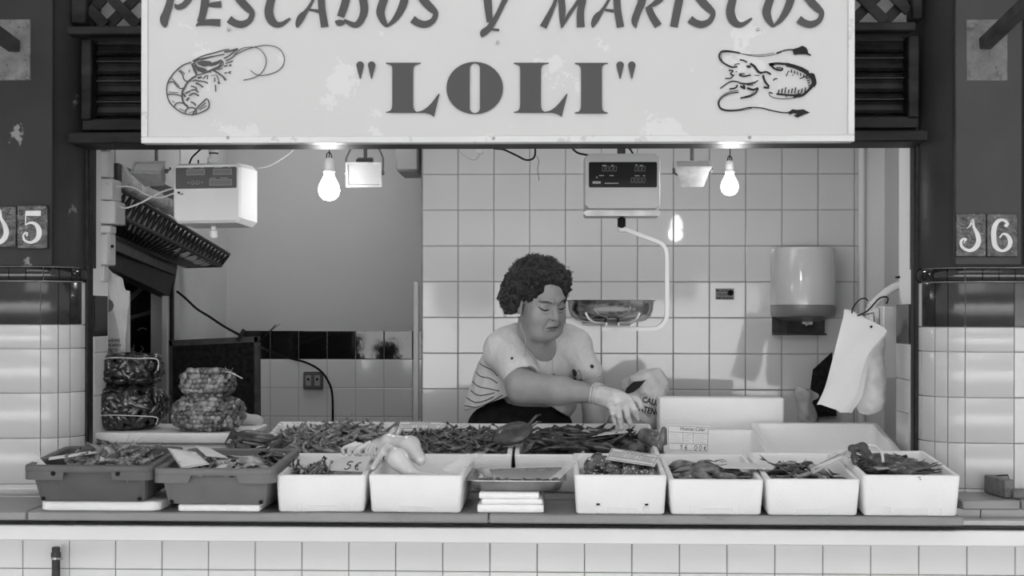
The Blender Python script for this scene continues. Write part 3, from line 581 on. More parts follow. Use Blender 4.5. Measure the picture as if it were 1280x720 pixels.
five = [[(137, 92, 5), (136, 150, 6)], [(136, 92, 26), (217, 92, 28)], [(133, 155, 5), (160, 142, 12), (190, 150, 18), (208, 185, 28), (200, 225, 24), (165, 246, 14), (132, 235, 12), (124, 208, 10), (140, 192, 10)], [(140, 202, 22), (148, 204, 20)]]
number_tile('blue glazed tile with half of a cream one, next to the five', (-19, 20.8), (258, 309), one(-318, -12), fl)
number_tile('blue glazed tile with a cream five on the dark pillar', (21.2, 60), (257, 311), five, fl)
number_tile('ornate blue glazed tile with a curled cream one, next to the six', (1194, 1232.5), (267, 321), one(0, 0), frr)
number_tile('ornate blue glazed tile with a cream six, over the tiled pillar foot', (1232.8, 1272), (267, 321), six, frr)
# iron pipe below the counter
pp = thing('waste_pipe', 'thin iron pipe with a hose clamp below the white ledge', 'pipe', tuple(P(70, 720, 3.66)))
MB().tube([P(70, 684, 3.66), Vector((P(70, 684, 3.66).x, 3.66, 0))], .011, 14).build('pipe', M['steelbar'], pp, W=True)
MB().lathe([(.0135, 0), (.0135, .012)], P(70, 696, 3.66), 14).build('collar', M['steelbar'], pp, W=True)
c = P(70, 699, 3.66); MB().lathe([(.0128, 0), (.0128, .008)], c, 14).tube([c+Vector((.005, -.012, .004)), c+Vector((.022, -.012, .004))], .004, 8).build('hose_clamp', M['steel'], pp, W=True)
# metal block lying on the pillar ledge
bk = thing('shutter_lock', 'pale metal block with a lug lying on the pillar ledge', 'block', tuple(P(1250, 620, 3.72)))
a, b = P(1236, 606, 3.77), P(1262, 612, 3.655); a.z = b.z = zr+.026
d = b-a; R = Matrix.Rotation(math.atan2(d.y, d.x), 3, 'Z')
MB().box((a+b)/2, (d.length, .028, .048), .002, R).build('block', M['gplate'], bk, W=True)
MB().box(b+Vector((.022, -.004, -.012)), (.035, .026, .022), .002).build('lug', M['gplate'], bk, W=True)
hp = [P(1233, 612, 3.785), P(1233, 595, 3.785), P(1260, 594, 3.785), P(1261, 601, 3.785)]
MB().tube(hp, .0022, 6).build('wire_loop', M['iron'], bk, W=True)

# unseen far side of the alley, added for reflections in the glazed tiles
ob = MB().box((0, -8.6, 3.3), (17, .3, 2.5))
for x, wd_, z0_ in ((-6.5, 2.6, 1.7), (-3.2, 1.5, 1.85), (-1.2, .8, 1.6), (.9, 2.0, 1.8), (3.4, 1.1, 1.55), (6.3, 2.6, 1.75)): ob.box((x, -8.3, (z0_+2.4)/2), (wd_, .2, 2.4-z0_))
struct('bounce_wall', MB().box((0, -8.45, 1.0), (17, .1, 1.9)), mat('bounce_white', .75, .8, var=.05, vscale=2))  # unseen bright wall added to bounce sun and reflect in the tiles
struct('sun_block', MB().box((0, 5.7, 4.4), (18, 3.0, 3.3)).box((0, 6.85, 1.5), (18, .5, 3)).box((-5.4, 5.4, 1.4), (6.9, 2.6, 2.8)).box((5.2, 5.4, 1.4), (7.3, 2.6, 2.8)), M['paint2'])  # unseen mass added to keep the sun off the stall front
struct('reflection_facade', ob, mat('dark_facade', .07, .8, var=.05, vscale=1.5))  # unseen facade, coloured dark so tile reflections break above the bright wall
# ================================================================== INTERIOR FIXTURES
def curve_thing(name, pts, r, m, lab, cat='cable', n=6, k=5, group=None):
    c = [Vector(p) for p in cat_rom([tuple(p) for p in pts], k)] if len(pts) > 2 else pts
    o = MB().tube(c, r, n).build(name, m, None, W=True); return tag(o, lab, cat, group)
# ---- hanging scales
def octo(x0, x1, z0, z1, c, y): return [(x0+c, y, z0), (x1-c, y, z0), (x1, y, z0+c), (x1, y, z1-c), (x1-c, y, z1), (x0+c, y, z1), (x0, y, z1-c), (x0, y, z0+c)]
def seg_digit(mb, ch, x, z, w_, h, y, t=.0016):
    S = {'0': 'abcdef', '1': 'bc', '6': 'acdefg', '8': 'abcdefg', '5': 'acdfg'}[ch]; sl = .12*h
    pts = {'a': ((0, h), (w_, h)), 'b': ((w_, h), (w_, h/2)), 'c': ((w_, h/2), (w_, 0)), 'd': ((0, 0), (w_, 0)), 'e': ((0, 0), (0, h/2)), 'f': ((0, h/2), (0, h)), 'g': ((0, h/2), (w_, h/2))}
    for s in S:
        (a, b), (c, d) = pts[s]; mb.tube([(x+a+sl*b/h, y, z+b), (x+c+sl*d/h, y, z+d)], t/2, 4)
YC = 4.2
sc = thing('hanging_scale', 'steel hanging scale with a dim digital display and a round pan on a bent arm', 'scale', tuple(P(777, 268, YC)))
q = lambda px, py, y=YC: P(px, py, y)
x0, x1, z0, z1 = q(730, 0).x, q(824.5, 0).x, q(777, 270).z, q(777, 194).z
mb = MB().loft([octo(x0+.004, x1-.004, z0+.02, z1-.004, .012, YC-.055), octo(x0+.001, x1-.001, z0+.015, z1-.001, .014, YC-.050), octo(x0, x1, z0+.012, z1, .015, YC-.03), octo(x0, x1, z0+.002, z1, .016, YC+.06)][::-1])
mb.build('case', M['steel2'] if 'steel2' in M else M.setdefault('steel2', mat('satin_steel', .42, .35, metal=.25, var=.015, vscale=3)), sc, W=True, ang=25)
MB().loft([octo(x0, x1, z0-.004, z0+.014, .006, YC-.058), octo(x0, x1, z0-.004, z0+.014, .006, YC+.05)][::-1]).build('bottom_rim', M['steeld'], sc, W=True)
dx0, dx1, dz0, dz1 = q(735.7, 0).x, q(820, 0).x, q(777, 236.5).z, q(777, 205).z; yd = YC-.0565
MB().loft([[(a, yd, b) for a, _, b in rr] for rr in ([(p[0], 0, p[1]) for p in rrect(dx0, dx1, dz0, dz1, .005, 0)],)]+[[(p[0], yd-.003, p[1]) for p in rrect(dx0+.001, dx1-.001, dz0+.001, dz1-.001, .005, 0)]]).build('display_panel', M['display'], sc, W=True); dpn = sc.children[-1]
mb = MB(); s = YC/F
for (px, py), txt in (((752, 216.5), '0000'), ((792, 216.5), '000'), ((792, 230.6), '0000')):
    for i, ch in enumerate(txt): a = q(px+i*4.7-(4.7 if txt == '0000' and px > 780 else 0), py); seg_digit(mb, ch, a.x, a.z, .0075, .0145, yd-.0035)
mb.build('digits', M['digit'], dpn, W=True)
mb = MB()
for px, py, w_ in ((740, 230.5, 10), (755, 231.5, 17), (752, 209.5, 5), (763, 209.5, 3), (792.5, 209, 3), (798, 209.5, 4), (792, 222.2, 6), (802, 222.2, 3), (748, 222, 6), (761, 222, 5)):
    a = q(px, py); mb.box((a.x+w_*s/2, yd-.0035, a.z), (w_*s, .001, .0025 if py != 230.5 else .007))
a = q(745, 225); mb.lathe([(.004, 0), (.0, .006)], (a.x, yd-.0035, a.z), 3)
mb.build('printing', M['digitp'], dpn, W=True)
mb = MB().lathe([(.013, 0), (.013, 2.575-z1)], (q(777, 0).x, YC, z1-.002), 14); mb.build('mounting_post', M['steelbar'], sc, W=True)
MB().lathe([(.0115, -.038), (.0125, -.03), (.0125, -.008), (.006, -.005), (.006, .002)], q(777, 270), 14).build('swivel', M['black'], sc, W=True)
mb = MB()
for i, px in enumerate((762, 768, 787, 792, 800, 808)):
    a = q(px, 269); mb.lathe([(.004, -.006), (.004, .001)], (a.x, YC-.05, a.z), 8)
mb.build('knobs', M['black'], sc, W=True)
ap = cat_rom([tuple(q(*p)) for p in ((777, 287), (783, 287.5), (800, 294), (821, 302), (829, 307), (833, 317), (833.5, 340), (833.5, 390), (831, 401), (824, 408.5), (814, 411), (790, 411), (752, 411))], 4)
MB().box(q(777, 287), (.024, .02, .016), .002).tube([Vector(p) for p in ap], .0085, flat=Vector((1, .0, .0)) if False else None, n=4).build('bent_arm', M['plasticw'] if 'plasticw' in M else M.setdefault('plasticw', mat('white_arm', .68, .35)), sc, W=True, ang=50)
pc = q(763.5, 403); pr_ = [(.02, .0), (.085, .001), (.108, .006), (.124, .02), (.131, .040), (.133, .064), (.138, .0665), (.1385, .069), (.132, .068), (.128, .045), (.118, .018), (.1, .008), (.02, .006)]
MB().lathe(pr_, pc+Vector((0, 0, .0)), 48).build('pan', M['steel'], sc, W=True, ang=60)
mb = MB()
for sx in (-1, 1):
    mb.tube([Vector(p) for p in cat_rom([tuple(pc+Vector(v)) for v in ((sx*.02, -.12, -.003), (sx*.05, -.128, -.002), (sx*.072, -.133, .012), (sx*.082, -.136, .03))], 4)], .004, 6)
mb.tube([pc+Vector((-.09, 0, -.004)), pc+Vector((.06, 0, -.004))], .006, 6); mb.tube([pc+Vector((-.02, -.12, -.004)), pc+Vector((-.02, .1, -.004))], .005, 6); mb.tube([pc+Vector((.02, -.12, -.004)), pc+Vector((.02, .1, -.004))], .005, 6)
mb.build('pan_cradle', M['steeld'], sc, W=True)
# second scale, turned
YL = 4.1; r0 = P(267, 285, YL)
s2 = thing('hanging_scale', 'cream cased hanging scale without a pan, turned towards the basket shelf', 'scale', tuple(r0), (0, 0, math.radians(-9)))
W_, H_ = .218, .195; x0, x1, z0, z1 = -W_/2, W_/2, .004, H_
MB().loft([octo(x0+.006, x1-.006, z0+.016, z1-.008, .010, -.055), octo(x0, x1, z0+.008, z1-.002, .014, -.046), octo(x0, x1+.004, z0, z1, .016, .07)][::-1]).build('case', M['cream'], s2, ang=25)
MB().loft([[(p[0], -.0555, p[1]) for p in rrect(x0+.010, x1-.012, .116, H_-.015, .004, 0)], [(p[0], -.0575, p[1]) for p in rrect(x0+.011, x1-.013, .117, H_-.016, .004, 0)]]).build('display_panel', M['display2'] if 'display2' in M else M.setdefault('display2', mat('display_grey', .07, .2)), s2)
def frame2(mb, a, b, c, d, y, t=.0009):
    for p, q_ in (((a, c), (b, c)), ((b, c), (b, d)), ((b, d), (a, d)), ((a, d), (a, c))): mb.tube([(p[0], y, p[1]), (q_[0], y, q_[1])], t, 4)
mb = MB()
for a, b, c, d in ((-.062, -.004, .157, .173), (.024, .082, .157, .173), (.012, .082, .125, .142)): frame2(mb, a, b, c, d, -.058)
for cx in (-.043, -.026):
    mb.tube([(cx+.0055*math.cos(t), -.058, .134+.0055*math.sin(t)) for t in [k*math.pi/6 for k in range(13)]], .0007, 4)
for a, c, w_ in ((-.05, .178, .016), (-.012, .178, .008), (.04, .178, .026), (.075, .178, .008), (.022, .1465, .02), (.058, .1465, .024), (-.056, .134, .005), (-.013, .134, .005)): mb.box((a, -.058, c), (w_, .0008, .0018))
mb.build('printing', M['digitp'], s2)
for a, b, c, d in ((-.062, -.004, .157, .173), (.024, .082, .157, .173), (.012, .082, .125, .142)): MB().box(((a+b)/2, -.0576, (c+d)/2), (b-a, .001, d-c)).build('display_window', M['digit2'] if 'digit2' in M else M.setdefault('digit2', mat('lcd_grey', .13, .3)), s2)
MB().box((-.083, -.0558, .103), (.024, .001, .014)).build('maker_label', M['plastic'], s2)
MB().box((-.088, -.0566, .1045), (.008, .001, .006)).box((-.079, -.0566, .1), (.010, .001, .0025)).build('maker_print', M['ink2'], s2)
MB().lathe([(.019, H_-.004), (.019, H_+.02), (.013, H_+.022), (.013, H_+.034), (.015, H_+.036), (.0155, H_+.045), (.0115, H_+.05), (.0115, .62)], (0, 0, 0), 16).build('mounting_post', M['plastic'], s2)
MB().lathe([(.0132, 0), (.0145, .002), (.0145, .014), (.0132, .016)], (0, 0, H_+.03), 16).build('dark_ring', M['steelbar'], s2)
MB().lathe([(.004, -.036), (.007, -.034), (.013, -.030), (.0135, -.008), (.008, -.006), (.008, .006)], (0, 0, 0), 14).build('swivel', M['plastic'], s2)
MB().lathe([(.002, H_), (.0025, H_+.014)], (-.05, 0, 0), 8).build('antenna_stub', M['black'], s2)
# ---- lit bulbs
def bulb(px, py, Y, r, lab, top):
    c = P(px, py, Y); t = thing('light_bulb', lab, 'light bulb', tuple(c), group='bare bulbs over the counter')
    prof = [(r*.05, -r), (r*.5, -r*.88), (r*.86, -r*.55), (r, -r*.05), (r*.93, r*.4), (r*.72, r*.85), (r*.5, r*1.25), (r*.43, r*1.6), (r*.42, r*1.75)]
    MB().lathe(prof, (0, 0, 0), 24).build('bulb_glass', M['bulb'], t)
    MB().lathe([(r*.55, r*1.62), (r*.58, r*1.66), (r*.58, r*1.75), (r*.5, r*1.8), (r*.5, r*2.75), (r*.42, r*2.9), (r*.2, r*2.95)], (0, 0, 0), 20).build('lamp_holder', M['plastic'], t)
    zt_ = top-c.z
    MB().tube([(0, 0, r*2.9), (r*.04, 0, r*3.8), (0, 0, zt_)], .0016, 6).tube([(-r*.25, 0, r*2.9), (-r*.18, -.004, r*3.35), (0, 0, r*3.5)], .0018, 6).tube([(r*.25, 0, r*2.9), (r*.2, -.004, r*3.3), (0, 0, r*3.5)], .0018, 6).build('flex', M['black'], t)
    l = bpy.data.lights.new('bulb_light', 'POINT'); l.energy = 1.3; l.shadow_soft_size = .03; lo = bpy.data.objects.new('bulb_light', l); C.objects.link(lo); lo.location = c+Vector((0, -.05, -r*1.3)); return t
bulb(411.3, 237.5, 4.15, .0335, 'bare lit bulb hanging beside the upright floodlight, over the alcove', 2.57)
bulb(912, 233.5, 4.2, .0275, 'smaller bare lit bulb hanging in front of the white tiles', 2.57)
# ---- floodlights
def flood(px, py, Y, w_, h, d, tilt, yaw, lab):
    c = P(px, py, Y); t = thing('floodlight', lab, 'floodlight', tuple(c), (math.radians(tilt), 0, math.radians(yaw)), 'small floodlights over the counter')
    bx = lambda y, kx, kz: [(-w_/2*kx, y, -h/2*kz), (w_/2*kx, y, -h/2*kz), (w_/2*kx, y, h/2*kz), (-w_/2*kx, y, h/2*kz)]
    MB().loft([bx(-.004, 1, 1), bx(-.012, 1, 1), bx(-.012, .87, .80), bx(-.006, .87, .80), bx(.022, .55, .5)], False, True).loft([bx(-.004, 1, 1), bx(.0, .92, .92), bx(d, .62, .55)], True, True).build('housing', M['refl2'] if 'refl2' in M else M.setdefault('refl2', mat('aged_aluminium', .42, .45, metal=.3, var=.08, vscale=40)), t, smooth=False)
    MB().box((0, -.008, 0), (w_*.86, .002, h*.78)).build('glass', M['glass'], t)
    MB().box((0, d*.6, h*.42), (.05, .05, .03), .003).build('terminal_box', M['steelbar'], t)
    mb = MB()
    for s in (-1, 1): mb.tube([(s*w_*.52, .01, 0), (s*w_*.52, .03, h*.6), (s*w_*.36, .05, h*1.1)], .003, 6)
    for s in (-1, 1): mb.lathe([(.007, -.004), (.007, .004)], (s*w_*.52, .012, .004), 10, Vector((1, 0, 0)))
    mb.build('bracket', M['gplate'], t)
    top = 2.57-c.z
    R = Euler((math.radians(tilt), 0, math.radians(yaw))).to_matrix().inverted()
    a = Vector((0, .05, h*.5)); bq = R @ (Euler((math.radians(tilt), 0, math.radians(yaw))).to_matrix() @ a*1+Vector((0, 0, 0))); up_ = R @ Vector((0, 0, 1))
    MB().tube([bq, bq+up_*(top-.05)], .006, 6).build('hanger_rod', M['gplate'], t)
flood(455, 218, 4.2, .112, .078, .05, 12, 2, 'floodlight with a pale square face, next to the larger bulb')
flood(186, 212, 4.15, .102, .05, .06, -38, -8, 'floodlight tilted steeply down above the basket shelf')
flood(866, 209, 4.2, .112, .05, .06, -62, -3, 'floodlight seen nearly edge-on, between steel scale and smaller bulb')
# ---- cables at the top of the opening
curve_thing('cable', [P(*p, 4.1) for p in ((236, 207), (240, 197), (248, 189), (256, 180), (262, 150))], .003, M['black'], 'short black cable rising from the cream scale')
curve_thing('cable', [P(*p, 4.25) for p in ((378, 140), (376, 170), (366, 188), (350, 200), (335, 208), (322, 210))], .0022, M['plastic'], 'white cable from the cream scale towards the large bulb')
curve_thing('cable', [P(*p, 4.1) for p in ((222, 234), (205, 239), (190, 246), (175, 254), (155, 260), (142, 252))], .0028, M['plastic'], 'white cable sagging from the cream scale across the basket shelf')
curve_thing('cable', [P(*p, 4.1) for p in ((222, 240), (200, 247), (182, 243), (165, 234), (142, 233))], .0024, M['plastic'], 'thinner pale cable running in front of the rolled film')
curve_thing('cable', [P(*p, 4.2) for p in ((612, 135), (611, 180), (630, 187), (645, 194), (658, 200), (668, 196), (669, 178), (669, 135))], .003, M['black'], 'black looped cable over the white tiles, near the opening top')
curve_thing('cable', [P(*p, 4.3) for p in ((572, 185), (580, 195), (592, 200), (600, 193), (604, 180), (604, 130))], .0018, M['plasticg'], 'thin grey looped cable over the white tiles')
curve_thing('cable', [P(*p, 4.2) for p in ((714, 184), (722, 191), (735, 194), (742, 196))], .0032, M['black'], 'short black cable entering the steel scale from one side')
curve_thing('cable', [P(*p, 4.2) for p in ((782, 183), (788, 187), (792, 194))], .003, M['black'], 'stub of black cable behind the post of the steel scale')
curve_thing('string', [P(*p, 4.2) for p in ((671, 195), (673.5, 202), (672, 212), (674, 226))], .0008, M['black'], 'thin dark string hanging from the looped black cable', 'string')
o = MB().box(P(600, 189, 4.25), (.022, .02, .018), .004).tube([P(600, 189, 4.25), P(600, 120, 4.25)], .002, 6).build('junction_box', M['plastic'], None, W=True); tag(o, 'tiny white junction box at the top of the white tiles', 'junction box')
curve_thing('cable', [P(*p, 5.1) for p in ((221, 364), (232, 373), (246, 386), (262, 396), (280, 408), (300, 419))]+[P(*p, 5.9) for p in ((330, 436),)]+[P(*p, 6.31) for p in ((360, 447), (382, 453), (400, 463), (411, 478), (415.5, 495), (416, 530))], .005, M['black'], 'thick black cable crossing the alcove wall past the wall socket')
o = MB().box(P(301, 419, 5.0), (.012, .012, .05), .002, Matrix.Rotation(.5, 3, 'Y')).tube([P(323, 428, 5.0), P(334, 417, 5.0), P(345, 406, 5.0)], .002, 6).tube([P(334, 417, 5.0), P(350, 405, 5.0)], .001, 6).build('cable_hook', M['iron'], None, W=True); tag(o, 'bent wire hook sticking up by the dark board', 'hook')
# beam stub in alcove, socket
o = MB().box(((PX(497, 5.9)+PX(526, 5.9))/2, 5.95, (PZ(217, 5.9)+2.57)/2), (PX(526, 5.9)-PX(497, 5.9), .3, 2.57-PZ(217, 5.9)), .01).build('trim_2', M['plaster2']); o['kind'] = 'structure'
ws = thing('wall_socket', 'grey double wall socket on the white alcove tiles', 'socket', tuple(P(392, 486, YA-.012)))
c = P(391.7, 475.5, YA-.02); MB().box(c, (.092, .028, .082), .005).build('box', M['steelbar2'] if 'steelbar2' in M else M.setdefault('steelbar2', mat('socket_grey', .12, .5)), ws, W=True)
for s in (-1, 1): MB().box(c+Vector((s*.021, -.015, .0)), (.026, .006, .05), .004).build('socket_cover', M['plasticg'], ws, W=True); MB().lathe([(.006, 0), (.006, .003)], c+Vector((s*.021, -.018, .006)), 10, Vector((0, -1, 0))).build('socket_hole', M['black'], ws, W=True)
# ---- sticker on tile
st_ = thing('sticker', 'small grey rectangular sticker with dark print on a white tile', 'sticker', tuple(P(906, 374.5, YB-.008)))
a, b = P(894.5, 360.5, YB-.0085), P(917.7, 374.6, YB-.0085); MB().box((a+b)/2, (b.x-a.x, .0012, a.z-b.z)).build('paper', M['cardd2'] if 'cardd2' in M else M.setdefault('cardd2', mat('sticker_grey', .20, .5)), st_, W=True)
def text(txt, loc, size, m, parent=None, rot=(math.pi/2, 0, 0), name='lettering', sx=1, ext=.0003, align='LEFT', bold=0):
    cu = bpy.data.curves.new('lettering', 'FONT'); cu.body = txt; cu.size = size; cu.extrude = ext; cu.align_x = align; cu.offset = bold; cu.resolution_u = 3
    o = bpy.data.objects.new('lettering', cu); C.objects.link(o)
    dg = bpy.context.evaluated_depsgraph_get(); me = bpy.data.meshes.new_from_object(o.evaluated_get(dg)); bpy.data.objects.remove(o)
    o = bpy.data.objects.new(name, me); C.objects.link(o); me.materials.clear(); me.materials.append(m)
    if parent is not None: o.parent = parent; o.location = Vector(loc)-(base(parent) if rot is not None else Vector((0, 0, 0)))
    else: o.location = loc
    o.rotation_euler = rot or (math.pi/2, 0, 0); o.scale = (sx, 1, 1); return o
for t_, px, py, sz in (('BILLETES', 895.3, 365, .0118), ('FALSOS', 896.6, 369.6, .0125), ('ABSTENERSE', 895.5, 374, .0110)):
    text(t_, P(px, py-.3, YB-.0096), sz, M['ink2'], st_, name='lettering', bold=.0003)
MB().lathe([(.0115, 0), (.0115, .0008), (.006, .0008), (.006, 0)], P(913.3, 366, YB-.0092), 20, Vector((0, -1, 0))).build('round_mark', M['ink2'], st_, W=True)
# ---- paper towel dispenser
pd = thing('paper_dispenser', 'pale rounded paper roll dispenser mounted on the white tiles', 'dispenser', tuple(P(1008, 420, YB-.08)))
xc = P(1008, 0, YB-.1).x; wd = .115
def dring(z, k, dep): return [(xc+wd*k*math.sin(t), YB-.006-dep*max(0, math.cos(t))**.6 if True else 0, z) for t in [math.radians(a) for a in range(-90, 91, 12)]]
zA, zB, zC = PZ(308.5, YB-.15, 1008), PZ(381, YB-.15, 1008), PZ(396, YB-.15, 1008)
MB().loft([dring(zB, 1.0, .19), dring(zB+.02, 1.005, .19), dring(zA-.01, .985, .185), dring(zA-.002, .97, .18), dring(zA, .93, .165)]).build('cover', M['cream2'] if 'cream2' in M else M.setdefault('cream2', mat('pale_abs', .56, .16, coat=.6)), pd, W=True, ang=50)
MB().loft([dring(zC, .97, .18), dring(zC+.01, 1.0, .19), dring(zB-.001, 1.0, .19)]).build('lower_band', M['band'] if 'band' in M else M.setdefault('band', mat('band_grey', .2, .3)), pd, W=True, ang=50)
MB().loft([dring(zC-.02, .5, .08), dring(zC-.001, .93, .17)]).build('outlet_collar', M['band'], pd, W=True, ang=50)
zD = PZ(419, YB-.01, 1003); MB().box((xc-.012, YB-.012, (zC+zD)/2), (.195, .012, zC-zD), .002).box((xc-.012, YB-.03, zD+.004), (.195, .05, .007), .001).build('back_plate', M['steelbar'], pd, W=True)
for k in (-.04, .035): MB().box((xc-.01+k, YB-.03, (zC+zD)/2), (.004, .03, zC-zD-.01)).build('rib', M['steelbar'], pd, W=True)
mb = MB()
for k in range(5): mb.box((xc-.006+.006*k, YB-.10+.004*k, zC-.022+.003*(k % 2)), (.016, .02, .010), .002, Euler((k, .4*k, .6*k)).to_matrix())
mb.build('paper_end', M['paper'], pd, W=True)
# pipe on plaster strip
o = MB().tube([Vector((P(1077, 300, YB-.02).x, YB-.022, .25)), Vector((P(1077, 300, YB-.02).x, YB-.022, 2.57))], .0125, 12).build('wall_pipe', M['plaster2'], None, W=True); tag(o, 'thin painted pipe running up the corner past the dispenser', 'pipe')
# ---- boxes & boxes at jambs
jb = thing('switch_box_column', 'stack of white trunking covers and switch boxes on the jamb above the hanging bag', 'switch box', tuple(P(122, 360, 4.1)))
for y0, y1, xa_, xb_, dd in ((150, 186, 114, 129, .06), (187, 220.5, 114, 133, .05), (222, 249, 115, 137.5, .09), (250, 279, 115, 141, .1), (281, 291, 115, 135, .06), (292, 331, 114, 131.5, .08), (332, 352, 114, 127, .05)):
    Y = 4.04; a, b = PX(xa_, Y), PX(xb_, Y)
    MB().box(((a+b)/2, Y+dd/2+.02, (PZ(y0, Y, 120)+PZ(y1, Y, 120))/2), (b-a, dd, PZ(y0, Y, 120)-PZ(y1, Y, 120)), .004).build('cover', M['plaster3'] if 'plaster3' in M else M.setdefault('plaster3', mat('grubby_white_plastic', .55, .45, var=.03, vscale=20, dark=.2, dscale=14, dlo=.64, dhi=.7)), jb, W=True)
a = P(136.5, 268, 4.05); MB().box((a.x+.008, 4.10, a.z), (.004, .05, .05), .001).build('socket_face', M['plastic'], jb, W=True)
a = P(130, 307, 4.05); MB().box((a.x+.003, 4.10, a.z), (.012, .06, .09), .005).build('breaker_face', M['plastic'], jb, W=True)
MB().lathe([(.004, 0), (.005, .006)], (a.x+.009, 4.09, a.z), 10, Vector((1, 0, 0))).build('knob', M['black'], jb, W=True)
eb = thing('electric_box', 'pale flat electrical box on the jamb behind the hanging bags', 'electrical box', tuple(P(1110, 475, 4.3)))
xa_, xb_ = PX(1104, 4.25), PX(1124, 4.25); z0, z1 = PZ(474, 4.25, 1110), PZ(383, 4.25, 1110)
MB().box(((xa_+xb_)/2, 4.30, (z0+z1)/2), (xb_-xa_, .1, z1-z0), .004).build('cover', M['cream'], eb, W=True)
xa2 = PX(1091, 4.25); MB().box(((xa2+xa_)/2-.001, 4.32, (z0+z1)/2+.002), (xa_-xa2-.002, .06, z1-z0-.01), .003).build('side_trunking', M['cream'], eb, W=True)
# ---- hook bracket with bags
hb = thing('hook_rail', 'white bent tube on the jamb carrying a wire hook', 'hook', tuple(P(1125, 360, 4.12)))
MB().tube([Vector(p) for p in cat_rom([tuple(P(*p, y)) for p, y in (((1141, 352), 4.14), ((1125, 356), 4.14), ((1112, 362), 4.13), ((1100, 372), 4.1), ((1088, 384), 4.06))], 4)], [.016, .016, .015, .013, .009]+[.009]*0 if False else .012, 12).build('tube', M['plastic'], hb, W=True)
MB().box(P(1131, 346.5, 4.13), (.05, .03, .006), .001).build('dark_clip', M['black'], hb, W=True)
MB().tube([Vector(p) for p in cat_rom([tuple(P(*p, 4.05)) for p in ((1065, 392), (1066, 385), (1074, 375), (1081, 373), (1085, 376))], 5)], .002, 6).tube([Vector(p) for p in cat_rom([tuple(P(*p, 4.05)) for p in ((1072, 395), (1085, 388), (1098, 374), (1106, 371), (1110, 373), (1108, 380))], 5)], .0025, 6).tube([P(1078, 394, 4.05), P(1092, 391, 4.05), P(1093, 402, 4.05)], .0018, 6).build('wire_hook', M['iron'], hb, W=True)
bs = thing('bag_stack', 'sheaf of folded white paper bags hanging from the wire hook', 'bag', tuple(P(1060, 517, 4.08)))
for k in range(5):
    of = .9*k; Y = 4.06+.006*k
    L_ = [(1055+of, 387-of*.2), (1054+of, 396), (1048+of, 420), (1040+of, 452), (1031+of, 485), (1021+of*2, 506)]
    R_ = [(1109-of*.3, 413+of*.5), (1103+of, 421), (1086+of*1.3, 442), (1079+of*1.4, 462), (1069+of*2.4, 495), (1051+of*3.6, 516.5)]
    rows_ = []
    for (ax, ay), (bx_, by_) in zip(cat_rom(L_, 3), cat_rom(R_, 3)):
        rows_.append([P(ax+(bx_-ax)*t, ay+(by_-ay)*t-(2 if .1 < t < .9 else 0), Y+.004*math.sin(t*9+ay*.05+k)) for t in (0, .12, .3, .5, .7, .88, 1)])
    MB().loft(rows_, False, False, False).loft([[v+Vector((0, .002, 0)) for v in r] for r in rows_][::-1], False, False, False).build('paper_bag', M['paper'], bs, W=True, ang=60)
MB().lathe([(.004, 0), (.004, .001)], P(1089, 408.5, 4.05), 10, Vector((0, -1, 0))).build('eyelet', M['black'], bs, W=True)
f = U([rc(P(1092, 402, 4.2), P(1090, 430, 4.2), .012, .03), rc(P(1090, 430, 4.2), P(1088, 500, 4.2), .034, .048)], .03)
o = sdf_obj('plastic_bag', lambda p: f(p)+noise3(p, 60, .0045), P(1060, 530, 4.1), P(1115, 390, 4.3), .004, M['bagw'], None); tag(o, 'crumpled white plastic bag hanging behind the paper bags', 'bag')
o = MB().loft([[P(1016, 462, 5.05), P(1040, 440, 5.05), P(1046, 520, 5.05), P(1008, 522, 5.05)], [P(1016, 462, 5.08), P(1040, 440, 5.08), P(1046, 520, 5.08), P(1008, 522, 5.08)]][::-1]).build('dark_sack', M['board'], None, W=True); o.location.z = o.location.z; tag(o, 'dark sack hanging behind the paper bags, against the wall', 'sack')
f = U([rc(P(1002, 492, 5.04), P(1010, 520, 5.04), .02, .035), rc(P(1000, 490, 5.04), P(1020, 496, 5.04), .018, .012)], .03)
o = sdf_obj('plastic_bag', lambda p: f(p)+noise3(p, 55, .006), P(980, 540, 4.95), P(1038, 476, 5.12), .005, M['film'], None); tag(o, 'small clear crumpled bag beside the dark sack', 'bag')
# ---- basket shelf on the side wall
ws2 = thing('basket_shelf', 'long dark wicker basket rack hung high along the side wall, curved upwards', 'shelf', tuple(P(210, 300, 4.9)))
def rail(a, b, n=17): return [a.lerp(b, k/(n-1)) for k in range(n)]
A0, A1 = P(143, 232, 4.15), P(286, 318, 5.7)          # upper front edge
B0, B1 = P(133, 262, 4.15), P(276, 332, 5.7)          # belly
C0, C1 = P(128, 290, 4.2), P(232, 333, 5.6)           # lower back edge
n = 27; RA, RB, RC_ = rail(A0, A1, n), rail(B0, B1, n), rail(C0, C1, n)
mb = MB()
for k in range(n-1):
    for u, v in ((RA[k], RB[k]), (RB[k], RA[k+1]), (RB[k], RC_[k]), (RC_[k], RB[k+1])): pass
for k in range(n-1): MB().tube([RA[k+1]-Vector((0, 0, 0)), RB[k]], .0055, flat=None, n=4).build('strap', M['wicker'], ws2, W=True); MB().tube([RA[k], RB[k]+Vector((.002, 0, 0))], .0045, n=4).build('strap', M['wicker'], ws2, W=True)
for k in range(0, n-1): MB().tube([RB[k], RC_[k+1]], .0055, n=4).build('slat', M['wicker'], ws2, W=True)
mb = MB()
for r in (RA, RB, RC_): mb.tube([r[0], r[-1]], .008, 6)
mb.tube([RA[-1], RB[-1], RC_[-1]], .008, 6); mb.build('rail', M['wicker'], ws2, W=True)
mb = MB()
for k in range(n):
    for r in (RA, RB): mb.ell(r[k]+Vector((.003, -.006, 0)), (.006, .006, .006), 6, 5)
mb.build('rivets', M['gplate'], ws2, W=True, kind='stuff')
